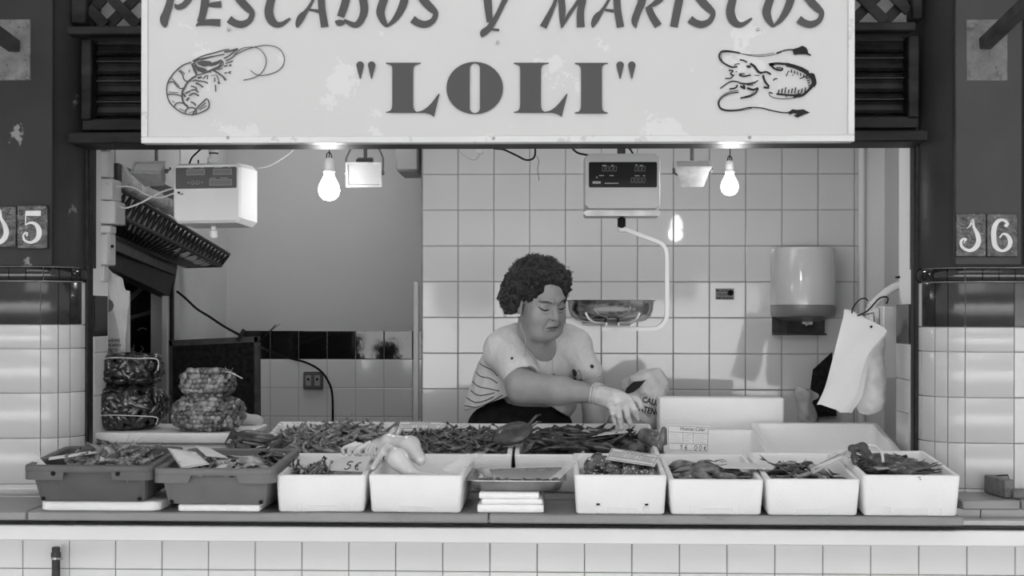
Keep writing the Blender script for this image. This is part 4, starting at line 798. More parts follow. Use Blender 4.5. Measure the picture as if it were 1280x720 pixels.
mb = MB(); mb.loft([[RB[k]*1-Vector((.012, 0, -.004)) for k in (0, n-1)], [RC_[k]-Vector((0, 0, -.01)) for k in (0, n-1)]], False, False, False); mb.build('lining', M['board'], ws2, W=True)
# rolled film sheets lying in the rack
for (a, b, ya, yb, r, lab) in (((146, 212), (200, 248), 4.2, 5.0, .022, 'upper roll of shiny clear film lying in the basket shelf'), ((150, 224), (226, 266), 4.2, 5.2, .028, 'lower roll of shiny clear film lying in the basket shelf')):
    mb = MB(); pa, pb = P(*a, ya), P(*b, yb); pts = rail(pa, pb, 14); mb.tube(pts, [r*(1+.14*math.sin(k*2.1)) for k in range(14)], 12)
    o = mb.build('film_roll', M['wrapper'], None, W=True); tag(o, lab, 'roll')
o = MB().loft([[P(143, 204, 4.15), P(215, 236, 5.2), P(218, 268, 5.2), P(143, 236, 4.15)], [P(147, 204, 4.14), P(219, 236, 5.19), P(222, 268, 5.19), P(147, 236, 4.14)]][::-1]).build('back_panel', M['steelbar'], ws2, W=True)
for k in range(30):                      # bags stuffed in the rack
    pass
f = U([rc(RB[1]-Vector((.05, 0, -.03)), RB[-3]-Vector((.05, 0, -.03)), .04, .045)], .02)
P0, P1 = RB[0], RB[-1]
o = sdf_obj('bag_roll', lambda p: f(p)+noise3(p, 45, .012), (min(P0.x, P1.x)-.12, 4.05, P1.z-.08), (max(P0.x, P1.x)+.06, 5.75, P0.z+.12), .01, M['wrapper'], None); tag(o, 'crumpled clear bags stuffed along the basket shelf', 'bags')
# doorway beams, frames
bm_ = thing('door_beam', 'dark varnished timber beam over the side doorway', 'beam', tuple(P(170, 330, 5.0)))
def slab4(q, d, name, m, par):
    MB().loft([[Vector(v) for v in q], [Vector(v)+Vector(d) for v in q]][::-1]).build(name, m, par, W=True, smooth=False)
slab4([P(127, 330, 4.15), P(216, 372, 5.5), P(222, 330, 5.5), P(127, 284, 4.15)], (-.05, 0, 0), 'beam', M['wood'], bm_)
slab4([P(128, 308, 4.1), P(216, 344, 5.4), P(217, 336, 5.4), P(128, 296, 4.1)], (.012, 0, 0), 'moulding', M['steelbar'], bm_)
dp = thing('door_post', 'dark iron door post between the side doorway and the alcove', 'post', (PX(212.5, 5.45), 5.45, .18))
MB().box((PX(213, 5.45), 5.45, (.18+PZ(322, 5.45, 213))/2), (.024, .03, PZ(322, 5.45, 213)-.18), .003).build('post', M['iron'], dp, W=True)
MB().box((PX(205, 5.4), 5.42, (.18+PZ(352, 5.4, 205))/2), (.026, .03, PZ(352, 5.4, 205)-.18), .003).build('pale_strip', M['plaster3'], dp, W=True)
# shuttered hatch seen through the doorway
dl = thing('ribbed_hatch', 'dark ribbed hatch with pale crossing battens seen through the side doorway', 'hatch', (PX(180, 5.7), 5.75, .1))
Y = 5.78
MB().box((PX(180, Y), Y+.03, 1.1), (.35, .02, 1.4)).build('backing', M['black'], dl, W=True)
for k in range(22):
    a, b = P(158+3.0*k, 400, Y), P(196+3.0*k, 345, Y)
    a = P(150, 372+3.4*k-30, Y); b = P(207, 362+3.4*k-30, Y)
    if a.z > PZ(406, Y): MB().tube([a, b], .0025, 4).build('rib', M['steelbar'], dl, W=True)
MB().tube([P(150, 385, Y-.02), P(190, 348, Y-.02)], .014, 4).build('batten', M['steelbar3'] if 'steelbar3' in M else M.setdefault('steelbar3', mat('grey_batten', .14, .6)), dl, W=True)
MB().tube([P(164, 397, Y-.02), P(207, 385, Y-.02)], .012, 4).build('batten', M['steelbar3'], dl, W=True)
mb = MB(); G3 = lambda x, y, l: tuple(P(x, y, 5.74)+Vector((0, -l, 0)))
for s in ([(168, 432, 1.5), (163, 440, 2), (170, 440, 2)], [(167.5, 430, 1.5), (166.5, 443, 2.2)], [(176, 432, 2), (179, 436, 2), (175, 441, 2)], [(172, 413, 1), (178, 410, 1.2), (184, 412, .8)]): stroke(mb, s, G3, 4)
mb.build('chalk_mark', M['digitw'], dl, W=True, smooth=False)
# dark framed board leaning in the alcove
db = thing('dark_board', 'dark framed board standing behind the net bags', 'board', tuple(P(266, 540, 5.1)))
def quadbox(p0, p1, p2, p3, d, nm, m): MB().loft([[p0, p1, p2, p3], [v+Vector((0, d, 0)) for v in (p0, p1, p2, p3)]][::-1]).build(nm, m, db, W=True, smooth=False)
Y = 5.1; quadbox(P(214, 560, Y), P(322, 560, Y), P(321, 422, Y), P(211, 427, Y), .03, 'panel', M['board'])
quadbox(P(212, 433, Y-.01), P(322, 427.5, Y-.01), P(322, 420.5, Y-.01), P(211, 425.5, Y-.01), .045, 'frame', M['steelbar'])
quadbox(P(318, 560, Y-.01), P(323, 560, Y-.01), P(322.5, 421, Y-.01), P(317.5, 421, Y-.01), .045, 'frame', M['steelbar'])
quadbox(P(212, 560, Y-.01), P(216, 560, Y-.01), P(215, 426, Y-.01), P(211, 426, Y-.01), .045, 'frame', M['steelbar'])
# hanging carrier bag at the jamb
hb2 = thing('carrier_bag', 'white printed carrier bag hanging from the jamb above the mussel bags', 'bag', tuple(P(145, 452, 4.3)))
f = U([rc(P(132, 345, 4.27), P(138, 440, 4.27), .022, .036), rc(P(148, 350, 4.3), P(150, 440, 4.3), .016, .035), rc(P(158, 372, 4.32), P(158, 430, 4.32), .014, .02)], .03)
sdf_obj('bag_body', lambda p: np.maximum(f(p)+noise3(p*np.array([1, 1, .25], np.float32), 70, .007), np.abs(p[..., 1]-4.29)-.035), P(118, 455, 4.2), P(172, 335, 4.4), .004, M['bagw2'] if 'bagw2' in M else M.setdefault('bagw2', mat('grey_carrier', .46, .4, var=.05, vscale=9)), hb2)
for i, (t_, px, py) in enumerate((('CALIDAD', 129.5, 427), ('PESCADO', 129.5, 433), ('FRESCO', 129.5, 439))): text(t_, P(px, py, 4.235), .0125, M['ink2'], hb2, name='lettering', bold=.0003)
MB().lathe([(.022, 0), (.022, .001)], P(134, 382, 4.236), 9, Vector((0, -1, 0))).build('printed_flower', M['steelbar3'], hb2, W=True)
# ================================================================== BOXES ON THE COUNTER
def foam_box(label, px0, px1, ytop, Yf, l, tilt=0, zb=None, h=None, rz=0, group='white foam fish boxes on the counter', name='foam_box', notch=0, taper=.006, t=.015, lean=0):
    x0, x1 = PX(px0, Yf), PX(px1, Yf); w_ = x1-x0-.001; pm = (px0+px1)/2
    zb = ZW if zb is None else zb; h = h or (P(pm, ytop, Yf).z-zb)
    o = thing(name, label, 'box', ((x0+x1)/2, Yf, zb), (math.radians(tilt), 0, math.radians(rz)), group)
    k = .006; R_ = lambda i, z, r=.012: rrect(-w_/2+i, w_/2-i, i, l-i, max(.002, r-i*.3), z)
    MB().loft([R_(taper+.004, 0), R_(taper, .004), R_(.0008, h-.003), R_(.003, h), R_(t-.002, h), R_(t, h-.003), R_(t+.006, .02), R_(t+.012, .014)]).build('shell', M['foam'], o, ang=50)
    def bar(a, b, z0, z1, d=.0018):
        ya = lambda z: taper*(1-z/h)-d
        q_ = [(a-.003, ya(z0)+.0013, z0), (a, ya(z1)+.0013, z1), (b, ya(z1)+.0013, z1), (b+.003, ya(z0)+.0013, z0)]
        MB().tube(q_, .0017, 6).build('moulded_lug', M['foam'], o)
    u = w_/.25
    if notch in (1, 2):
        bar(-.035*u, .043*u, .002, .020); bar(-.068*u, -.052*u, .002, .022); bar(.062*u, .078*u, .002, .022)
        if notch == 2:
            for s in (-.060*u, .070*u): MB().box((s, taper*(1-.03/h)-.001, .027), (.009, .004, .004)).build('lug_hole', M['black'], o)
    elif notch == 3: bar(-.04*u, .045*u, .002, .017)
    o['w'] = w_; o['l'] = l; o['h'] = h
    return o
def batten(o, label):
    """foam strip that carries the raised back of a tilted box"""
    w_, l = o['w'], o['l']; a = o.rotation_euler.x; z = (l-.05)*math.sin(a)
    c = o.location+Vector((0, (l-.05)*math.cos(a), 0)); c.z = ZW
    s = MB().box((0, 0, (z-.003)/2), (w_*.8, .03, z-.003), .002).build('foam_strip', M['foam2'], None); s.location = c
    tag(s, label, 'foam strip')
B1 = foam_box('white foam box holding little shellfish and the grey card priced 5', 345, 458, 594, 3.51, .36, 3, rz=2, notch=1)
B2 = foam_box('white foam box with the big white squid draped over its side', 460, 579, 594, 3.51, .36, 3, rz=-2, notch=3)
B3 = foam_box('white foam box full of dark speckled shellfish under a card', 717.5, 834.5, 594, 3.50, .34, 4, notch=2)
B4 = foam_box('white foam box of folded grey squid, beside the speckled shellfish', 836, 955.5, 599.5, 3.50, .36, 5, notch=1)
B5 = foam_box('white foam box of small silver fish with a card against its wall', 957, 1076, 599, 3.50, .36, 5.5, notch=3)
B6 = foam_box('white foam box of cuttlefish at the end of the worktop by the marble ledge', 1077.5, 1201, 594, 3.50, .35, 5, notch=1)
for b, l_ in ((B1, 'the box priced 5'), (B2, 'the squid box'), (B3, 'the speckled shellfish box'), (B4, 'the folded squid box'), (B5, 'the small fish box'), (B6, 'the cuttlefish box')): batten(b, 'thin foam strip wedged under the rear of '+l_)
R1 = foam_box('rear white foam box heaped with pale prawns behind the 5 card', 313, 479, 561, 3.93, .44, 8, h=.112)
R2 = foam_box('rear white foam box of dark small prawns with a card at its back', 480, 640.5, 562, 3.93, .44, 7.5, h=.112)
R3 = foam_box('rear white foam box of long dark fish under the gloved hand', 643, 826, 562, 3.93, .43, 8, h=.112)
R4 = foam_box('empty white foam box behind the folded squid, in front of the closed box', 833, 966, 565, 3.90, .34, 9, h=.112)
R5 = foam_box('large empty white foam box tipped up behind the small fish box', 962, 1138, 572, 3.92, .42, 11, h=.10, t=.02)
for b, l_ in ((R1, 'the pale prawn box'), (R2, 'the dark prawn box'), (R3, 'the long dark fish box'), (R4, 'the empty box'), (R5, 'the large tipped box')): batten(b, 'thin foam strip wedged under the rear of '+l_)
# closed box standing behind
x0, x1 = PX(823, 4.40), PX(981, 4.40); z1 = PZ(497.5, 4.40, 900)
cb = thing('foam_box', 'closed white foam box standing tall behind the empty one', 'box', ((x0+x1)/2, 4.40, ZW), group='white foam fish boxes on the counter')
MB().loft([rrect(x0+.004, x1-.004, 4.40, 4.50, .01, ZW), rrect(x0, x1, 4.396, 4.50, .01, z1-.003), rrect(x0+.003, x1-.003, 4.399, 4.497, .01, z1)]).build('shell', M['foam'], cb, W=True, ang=50)
# platform on the left with the net bags
pb = foam_box('white foam box hidden under the wide foam lid with the net bags', 125, 285, 560, 4.02, .33, 0, h=PZ(554.5, 4.0, 200)-ZW-.0005, name='foam_box')
zt_ = PZ(541.5, 4.0, 200); x0, x1 = PX(109.5, 4.0), PX(303, 4.0)
plid = MB().loft([rrect(x0+.004, x1-.004, 4.0, 4.36, .01, PZ(554, 4.0, 200)), rrect(x0, x1, 3.997, 4.362, .012, PZ(554, 4.0, 200)+.004), rrect(x0, x1, 3.997, 4.362, .012, zt_-.003), rrect(x0+.004, x1-.004, 4.001, 4.358, .01, zt_), rrect(x0+.02, x1-.02, 4.015, 4.34, .01, zt_-.001)]).build('foam_slab', M['foam'], None, W=True, ang=50)
tag(plid, 'wide white foam lid carrying the mussel and cockle bags', 'lid', 'foam lids')
lid = lambda px0, px1, y0, y1, Yf, l, lab, r=.02, m='foam', rz=0: tag(MB().loft([rrect(PX(px0, Yf)+.003, PX(px1, Yf)-.003, Yf+.003, Yf+l, r, P(px0, y1, Yf).z), rrect(PX(px0, Yf), PX(px1, Yf), Yf, Yf+l, r, P(px0, y1, Yf).z+.003), rrect(PX(px0, Yf), PX(px1, Yf), Yf, Yf+l, r, P(px0, y0, Yf).z-.003), rrect(PX(px0, Yf)+.003, PX(px1, Yf)-.003, Yf+.003, Yf+l-.003, r, P(px0, y0, Yf).z)]).build('foam_slab', M[m], None, W=True, ang=50), lab, 'lid', 'foam lids')
def lidz(px0, px1, z0, z1, Yf, l, lab, r=.02, m='foam'):
    a, b = PX(px0, Yf), PX(px1, Yf)
    return tag(MB().loft([rrect(a+.003, b-.003, Yf+.003, Yf+l-.003, r, z0), rrect(a, b, Yf, Yf+l, r, z0+.003), rrect(a, b, Yf, Yf+l, r, z1-.003), rrect(a+.003, b-.003, Yf+.003, Yf+l-.003, r, z1)]).build('foam_slab', M[m], None, W=True, ang=50), lab, 'lid', 'foam lids')
lidz(50, 200, ZW+.001, ZW+.026, 3.51, .26, 'thick rounded foam lid under the prawn crate', .022)
lidz(223, 325, ZW+.001, ZW+.020, 3.51, .26, 'thin rough foam slab under the fish crate', .003, 'foam2')
z = ZW+.001
for a, b, t_, lab in ((597, 680, .021, 'lowest foam slab of the stack under the metal tray'), (602, 678.5, .014, 'middle foam slab of the stack under the metal tray'), (599, 674, .0165, 'top foam slab of the stack under the metal tray')):
    lidz(a, b, z, z+t_, 3.52, .24, lab, .004, 'foam2'); z += t_+.0005
ZST = z
# ------------------------------------------------------------------ plastic crates
def crate(label, px0, px1, ytop, Yf, l, zb, mk, wavy, tilt, rz=0):
    x0, x1 = PX(px0, Yf), PX(px1, Yf); w_ = x1-x0; h = P((px0+px1)/2, ytop, Yf).z-zb; m = M[mk]
    o = thing('plastic_crate', label, 'crate', ((x0+x1)/2, Yf, zb), (math.radians(tilt), 0, math.radians(rz)), 'grey plastic fish crates'); o['w'] = w_; o['l'] = l; o['h'] = h
    rr = lambda i, z, r=.02: rrect(-w_/2+i, w_/2-i, i, l-i, r, z, 5)
    MB().loft([rr(.030, 0), rr(.028, .002), rr(.014, h-.012), rr(.014, h-.004), rr(.020, h-.004), rr(.020, h-.012), rr(.036, .008)]).build('body', m, o, ang=50)
    MB().loft([rr(.001, h-.018), rr(0, h-.016), rr(0, h-.002), rr(.002, h), rr(.017, h), rr(.019, h-.002), rr(.019, h-.018)], False, False).build('rim', m, o, ang=50)
    # deeper skirts at the corners
    zf = h-.016; d = .021
    def skirt(pts):
        MB().loft([[(x, .0, z) for x, z in pts], [(x, .009, z) for x, z in pts]][::-1] if False else [[(x, .009, z) for x, z in pts], [(x, .0, z) for x, z in pts]]).build('rim_flap', m, o, smooth=False)
    r = .02; a, b = -w_/2, w_/2
    sl = .008 if wavy else .003
    for s in (-1, 1):
        e = w_/2-r*.8; i_ = w_*.185
        pts = [(s*e, zf), (s*e, zf-d), (s*(i_+sl), zf-d), (s*i_, zf)]
        skirt(pts if s < 0 else pts[::-1])
    ring = lambda z: [(p[0], p[1], z) for p in rrect(a, b, 0, l, r, 0, 5)]
    rg = ring(0)                                     # skirts round the corners and along the sides
    for rng_ in ((0, 5), (15, 20)):
        q_ = rg[rng_[0]:rng_[1]]; q_ = q_+[(q_[-1][0], .1, 0)] if rng_[0] == 0 else [(q_[0][0], .1, 0)]+q_
        MB().loft([[(x, y, zf-d) for x, y, _ in q_], [(x, y, zf+.001) for x, y, _ in q_]], False, False, False).loft([[(x*.985, y*1.0+.004, zf-d) for x, y, _ in q_], [(x*.985, y+.004, zf+.001) for x, y, _ in q_]][::-1], False, False, False).build('rim_flap', m, o, ang=60)
    if wavy:
        for k in range(5): MB().ell((-.034+.017*k, .006, zf-.001), (.0075, .005, .006), 8, 5).build('scallop', m, o)
    else:
        for s in (-1, 1): MB().lathe([(.006, 0), (.006, .002)], (s*w_*.25-.005, -.0002, zf-.004), 12, Vector((0, -1, 0))).build('rivet_hole', M['black'], o)
    for s in (-1, 1): MB().box((s*(w_/2-.042), .026, .006), (.009, .008, .009), .001).build('foot_hole', M['black'], o); MB().loft([[(s*(w_/2-.060), .030, .001), (s*(w_/2-.032), .034, .001), (s*(w_/2-.032), .05, .001), (s*(w_/2-.06), .05, .001)], [(s*(w_/2-.055), .0175, h-.03), (s*(w_/2-.022), .0175, h-.03), (s*(w_/2-.022), .04, h-.03), (s*(w_/2-.055), .04, h-.03)]]).build('corner_rib', m, o)
    return o
K1 = crate('dark grey plastic crate of large prawns standing on the rounded lid', 30, 191, 582, 3.47, .31, ZW+.027, 'crate', False, 4)
K2 = crate('paler grey plastic crate of silver fish, next to the white box priced 5', 191.5, 344, 586, 3.47, .36, ZW+.021, 'crate2', True, 3)
# ------------------------------------------------------------------ metal tray
Yf = 3.52; x0, x1 = PX(583, Yf), PX(709, Yf); h = .030; zt_ = ZST+h
mt = thing('metal_tray', 'battered steel tray on the stack of foam slabs', 'tray', ((x0+x1)/2, Yf, ZST)); wv = (x1-x0)/2; l = .30
rr = lambda i, z, r=.03: rrect(-wv+i, wv-i, i, l-i, r, z, 6)
MB().loft([rr(.022, .0005), rr(.016, .006), rr(.010, h-.006), rr(.008, h-.001), rr(0, h-.001), rr(0, h+.001), rr(.008, h+.001), rr(.0115, h-.006), rr(.0175, .007), rr(.024, .002)]).build('pan', M['steeld'], mt, ang=50)
# ================================================================== SEA FOOD
def inst(me, name, m, Mx, label, cat, group):
    o = bpy.data.objects.new(name, me); C.objects.link(o); o.matrix_world = Mx
    if not me.materials: me.materials.append(m)
    return tag(o, label, cat, group)
def prawn_mesh(nm, curl=1.6, L=.085, r=.0085, m='prawn', ant=True, fat=1):
    mb = MB(); n = 15; rad = L/curl; rings = []
    for i in range(n):
        t = i/(n-1); a = curl*t; c = Vector((rad*math.sin(a), 0, rad*(1-math.cos(a))))
        pf = [.25, .75, 1, 1, .92, .8, .66, .5, .3, .3]; k = (pf[int(t*8)]*(1-(t*8) % 1)+pf[int(t*8)+1]*((t*8) % 1))*r*fat*(.86 if i % 2 and i > 4 else 1.05)
        nx = Vector((-math.sin(a), 0, math.cos(a)))
        rings.append([c+nx*(k*math.cos(2*math.pi*j/7))+Vector((0, k*.8*math.sin(2*math.pi*j/7), 0)) for j in range(7)])
    mb.loft(rings); c = Vector((rad*math.sin(curl), 0, rad*(1-math.cos(curl)))); d = Vector((math.cos(curl), 0, math.sin(curl)))
    for s in (-1, 0, 1): e = c+d*.014+Vector((0, s*.005, 0)); mb.add([c+Vector((0, s*.002-.002, 0)), c+Vector((0, s*.002+.002, 0)), e+Vector((0, .002, 0)), e-Vector((0, .002, 0))], [(0, 1, 2, 3)])
    if ant:
        for s in (-1, 1):
            mb.tube([Vector((0, s*.003, 0)), Vector((-.02, s*.012, .006)), Vector((-.045, s*.02, -.002))], .0006, 3)
            for k in range(3): mb.tube([Vector((.01+.009*k, s*.004, .001)), Vector((.006+.009*k, s*.011, .010))], .0007, 3)
    mb.v = [(x-L*.42, y, z-rad*(1-math.cos(curl))*.35) for x, y, z in mb.v]
    me = mb.mesh(nm, True, 60); me.materials.append(M[m]); return me
PM = [prawn_mesh('prawn', 1.5), prawn_mesh('prawn', 2.2, .09), prawn_mesh('prawn', .8, .08)]
PMP = [prawn_mesh('prawn', 1.5, m='prawnp', r=.0075), prawn_mesh('prawn', 2.4, .09, m='prawnp', r=.0075), prawn_mesh('prawn', .7, .08, m='prawnp', r=.007)]
PMF = [prawn_mesh('prawn', 2.4, .085, .0145, 'prawnp', True), prawn_mesh('prawn', 1.6, .08, .015, 'prawnp', True), prawn_mesh('prawn', 2.9, .09, .014, 'prawn', True)]
def fish_mesh(nm, L=.2, r=.022, m='fishs', bend=.4, flat=.62):
    mb = MB(); n = 11; rings = []; prof = [.18, .6, .88, 1, .98, .9, .76, .58, .4, .25, .17]
    for i in range(n):
        t = i/(n-1); a = bend*t; c = Vector((L*.85*t, L*bend*.35*t*t, 0)); k = prof[i]*r
        rings.append([c+Vector((0, k*flat*math.sin(2*math.pi*j/10), k*math.cos(2*math.pi*j/10))) for j in range(10)])
    mb.loft(rings); c = Vector((L*.85, L*bend*.35, 0)); y = L*bend*.5
    e = [c+Vector((0, .002, .003)), c+Vector((L*.16, y*.35, r*1.15)), c+Vector((L*.09, y*.2, 0)), c+Vector((L*.16, y*.35, -r*1.15)), c+Vector((0, .002, -.003))]
    mb.loft([e, [v+Vector((0, .0018, 0)) for v in e]])
    f = [Vector((L*.3, 0, r*.95)), Vector((L*.36, .003, r*1.6)), Vector((L*.55, .012*bend, r*.8))]; mb.loft([f, [v+Vector((0, .0015, 0)) for v in f]]); mb.v = [(x-L*.5, y-L*bend*.08, z) for x, y, z in mb.v]
    me = mb.mesh(nm, True, 60); me.materials.append(M[m]); me['L'] = L; return me
eye_me = MB().ell((0, 0, 0), (.0045, .002, .0045), 8, 5).mesh('eye'); eye_me.materials.append(M['black']); ring_me = MB().ell((0, 0, 0), (.0065, .0012, .0065), 10, 5).mesh('eye_ring'); ring_me.materials.append(M['steel'])
FM = [fish_mesh('body', .17, .02), fish_mesh('body', .19, .023, 'fishd', .6), fish_mesh('body', .13, .016, 'fishs', .2)]
FD = [fish_mesh('body', .2, .014, 'fishd', .7, .9), fish_mesh('body', .22, .012, 'fishd', .2, 1.0), fish_mesh('body', .17, .016, 'fishd', 1.0, .8)]
def fish(me, Mx, label, group, cat='fish', name='fish', eye=True, r=.02):
    t = thing(name, label, cat, group=group); t.matrix_world = Mx
    b = bpy.data.objects.new('body', me); C.objects.link(b); b.parent = t
    if eye:
        for s in (-1, 1):
            for e_, d in ((ring_me, .0), (eye_me, .0012)):
                e = bpy.data.objects.new(e_.name, e_); C.objects.link(e); e.parent = t; e.location = (.024-me['L']*.5, s*(r*.50+d), r*.25)
    return t
def rot(a, b, c): return Euler((a, b, c)).to_matrix().to_4x4()
def heap(box, n, meshes, name, label, cat, group, top, hgt=.02, xr=None, yr=None, layers=2, seed=1, sc=(.85, 1.15), flat=None, yaw=None, fn=None, pitch=.12):
    r = random.Random(seed); Bm = mtx(box); w_, l, h = box['w'], box['l'], box['h']; xr = xr or (-w_/2+.03, w_/2-.03); yr = yr or (.03, l-.04); out = []
    for i in range(n):
        lay = i % layers; x = r.uniform(*xr); y = r.uniform(*yr)
        u = (x-xr[0])/(xr[1]-xr[0])*2-1; v = (y-yr[0])/(yr[1]-yr[0])*2-1
        z = h+top+hgt*(1-.8*u*u)*(1-.8*v*v)-lay*.011
        s = r.uniform(*sc); ya = r.uniform(0, 6.283) if yaw is None else r.uniform(*yaw)
        Mx = Bm @ Matrix.Translation((x, y, z)) @ rot(r.choice((-1, 1))*r.uniform(.9, 1.57) if flat is None else r.gauss(0, flat), r.gauss(0, pitch), ya) @ Matrix.Scale(s, 4)
        me = meshes[r.randrange(len(meshes))]
        if fn: out.append(fn(me, Mx)); continue
        out.append(inst(me, name, None, Mx, label, cat, group))
    return out
def bed(box, top, m, label, xr=None, yr=None, name='seafood_bed', drop=.03, bump=.012):
    w_, l, h = box['w'], box['l'], box['h']; xr = xr or (-w_/2+.021, w_/2-.021); yr = yr or (.021, l-.022); n = 26; Bm = mtx(box); r = random.Random(len(label))
    rows_ = []
    for j in range(n):
        row = []
        for i in range(n):
            x = xr[0]+(xr[1]-xr[0])*i/(n-1); y = yr[0]+(yr[1]-yr[0])*j/(n-1); u, v = 2*i/(n-1)-1, 2*j/(n-1)-1
            edge = i in (0, n-1) or j in (0, n-1)
            row.append(Bm @ Vector((x, y, h+top+(bump*(1-u*u)*(1-v*v)+r.uniform(-.003, .003))-(drop if edge else .004))))
        rows_.append(row)
    o = MB().loft(rows_, False, False, False).build(name, M[m], None, W=True); o['kind'] = 'stuff'; return tag(o, label, 'seafood bed')
bed(R1, -.02, 'prawn', 'lower layer of pale prawns in the heaped rear box', bump=.03); heap(R1, 150, PMP, 'prawn', 'pale raw prawn in the heap in the box behind the 5 card', 'prawn', 'pale prawns in the rear box', -.012, .032, (-.14, .18), (.06, .38), 2, 3)
bed(R2, -.02, 'prawn', 'lower layer of small dark prawns in the rear box', bump=.025); heap(R2, 170, PM, 'prawn', 'small dark raw prawn in the heap in the box next to the crab', 'prawn', 'dark prawns in the rear box', -.014, .026, (-.17, .17), (.03, .38), 2, 4, (.6, .85))
bed(R3, -.02, 'fishd', 'lower layer of long dark fish in the rear box under the gloved hand', bump=.02)
for i, o in enumerate(heap(R3, 34, FD, 'fish', '', 'fish', '', -.010, .022, (-.11, .11), (.07, .34), 2, 5, (.8, 1.0), .3, (-.5, .5), lambda me, Mx: fish(me, Mx, 'long dark fish in the heap beneath the gloved hand', 'long dark fish in the rear box', eye=False))): pass
bed(K1, -.035, 'prawn', 'lower layer of large prawns in the dark grey crate', (-.14, .14), (.035, .27), bump=.03)
heap(K1, 62, PMF, 'prawn', 'large curled prawn in the dark grey crate', 'prawn', 'large prawns in the dark grey crate', -.022, .032, (-.10, .12), (.05, .25), 2, 6, (.8, 1.1), None)
bed(K2, -.055, 'fishd', 'lower layer of fish in the paler grey crate', (-.13, .13), (.035, .32), bump=.03)
fl_ = [(-.045, .10, .010, 1.9, 0, 0), (-.02, .07, .006, 2.6, 0, 2), (.02, .05, .006, .9, 1, 0), (.055, .06, .004, 1.0, 0, 1), (.085, .08, .004, .8, 1, 0), (.0, .14, .006, .3, 0, 0), (-.08, .17, .004, 1.4, 1, 1), (.05, .17, .008, 1.2, 0, 1), (.10, .2, 0, 1.8, 0, 2), (-.03, .22, .004, .2, 1, 0), (.07, .12, .015, .7, 0, 0), (-.06, .05, .0, .4, 0, 2), (.03, .24, .0, 2.8, 1, 1)]
for i, (x, y, z, ya, _, k) in enumerate(fl_):
    fish(FM[k], mtx(K2) @ Matrix.Translation((x+.03, y+.03, K2['h']-.022+z)) @ rot(.9 if i % 2 else -.8, .1, ya) , 'silver fish lying in the paler grey crate', 'silver fish in the grey crate')
# box 1: little shellfish and bits near the front
bed(B1, -.035, 'prawn', 'thin layer of little shellfish in the box priced 5', drop=.02, bump=.0)
heap(B1, 46, [prawn_mesh('prawn', 1.2, .05, .005, 'fishs'), PM[0]], 'small_prawn', 'tiny whiskery prawn in the box priced 5', 'prawn', 'tiny prawns in the box priced 5', -.018, .012, (-.10, .0), (.025, .22), 2, 8, (.55, .8), .9, pitch=.3)
# speckled shellfish
def lump(nm, s, m):
    f_ = el((0, 0, 0), s); V_, F_ = sdf(lambda p: f_(p)+noise3(p, 90, .0045)+noise3(p, 230, .001), (-s[0]-.01, -s[1]-.01, -s[2]-.01), (s[0]+.01, s[1]+.01, s[2]+.01), .004)
    mb = MB(); mb.v = [tuple(p) for p in V_.tolist()]; mb.f = [tuple(q_) for q_ in F_.tolist()]; me = mb.mesh(nm, True, 180); me.materials.append(M[m]); return me
LM_ = [lump('shellfish', (.03, .024, .02), 'speck'), lump('shellfish', (.022, .02, .028), 'speck')]
bed(B3, -.03, 'speck', 'lower layer of dark speckled shellfish', drop=.01)
for i, (x, y, z, s) in enumerate(((-.06, .10, .008, 1.25), (-.02, .035, -.014, 1), (-.065, .035, -.014, 1), (.02, .05, -.01, 1), (.055, .035, -.014, 1), (.08, .06, -.015, .9), (-.02, .09, -.004, 1.1), (.03, .12, -.004, 1.2), (.07, .13, -.01, 1.1), (-.07, .17, -.01, 1.1), (0, .18, -.005, 1.1), (.06, .22, -.01, 1.1), (-.04, .25, -.01, 1.1), (.085, .19, -.01, .9))):
    inst(LM_[1 if i == 0 else i % 2], 'shellfish', None, mtx(B3) @ Matrix.Translation((x, y, B3['h']+z-.004)) @ rot(i*.7 % 1, .2, i*1.3) @ Matrix.Scale(s, 4), 'dark wet speckled shellfish in the box under the tilted card' if i else 'dark speckled shellfish peaking highest in its box', 'shellfish', 'speckled shellfish')
# squids
def squid_mesh(nm, L, r, m, k):
    pts = [Vector((0, 0, 0)), Vector((L*.3, .006*k, .004)), Vector((L*.6, .016*k, 0)), Vector((L*.85, .034*k, -.004)), Vector((L, .05*k, -.008))]
    mb = MB().tube([Vector(p) for p in cat_rom([tuple(p) for p in pts], 3)], [r*.75, r*.95, r, r*1.02, r, r*.96, r*.9, r*.8, r*.68, r*.52, r*.35, r*.2, r*.08], 9)
    for s in (-1, 1):
        a = pts[2]; b = pts[4]; q_ = [a+Vector((0, s*r*.7, 0)), a.lerp(b, .45)+Vector((-.004, s*r*1.55, .001)), b+Vector((0, 0, 0))]
        mb.loft([q_, [v+Vector((0, 0, .002)) for v in q_]] if s > 0 else [q_[::-1], [v+Vector((0, 0, .002)) for v in q_[::-1]]])
    for j in range(6):
        a = j*1.05; p0 = Vector((.004, r*.35*math.cos(a), r*.35*math.sin(a))); mb.tube([p0, p0+Vector((-.02, r*.6*math.cos(a), r*.3*math.sin(a))), p0+Vector((-.045, r*1.1*math.cos(a+.5), r*.2))], [.0028, .0022, .001], 5)
    mb.v = [(x-L*.45, y-.01*k, z) for x, y, z in mb.v]
    me = mb.mesh(nm, True, 70); me.materials.append(M[m]); return me
M['squidg'] = mat('grey_squid_skin', .12, .28, var=.09, vscale=30, coat=.3); M['squidd'] = mat('dark_cuttlefish_skin', .06, .28, var=.05, vscale=35, coat=.3)
SQM = [squid_mesh('body', .10, .016, 'squidg', 1), squid_mesh('body', .085, .018, 'squidg', -1), squid_mesh('body', .12, .015, 'squidg', .4)]
CQM = [squid_mesh('body', .11, .021, 'squidd', .7), squid_mesh('body', .09, .02, 'squidd', -1), squid_mesh('body', .10, .018, 'squidg', -.4)]
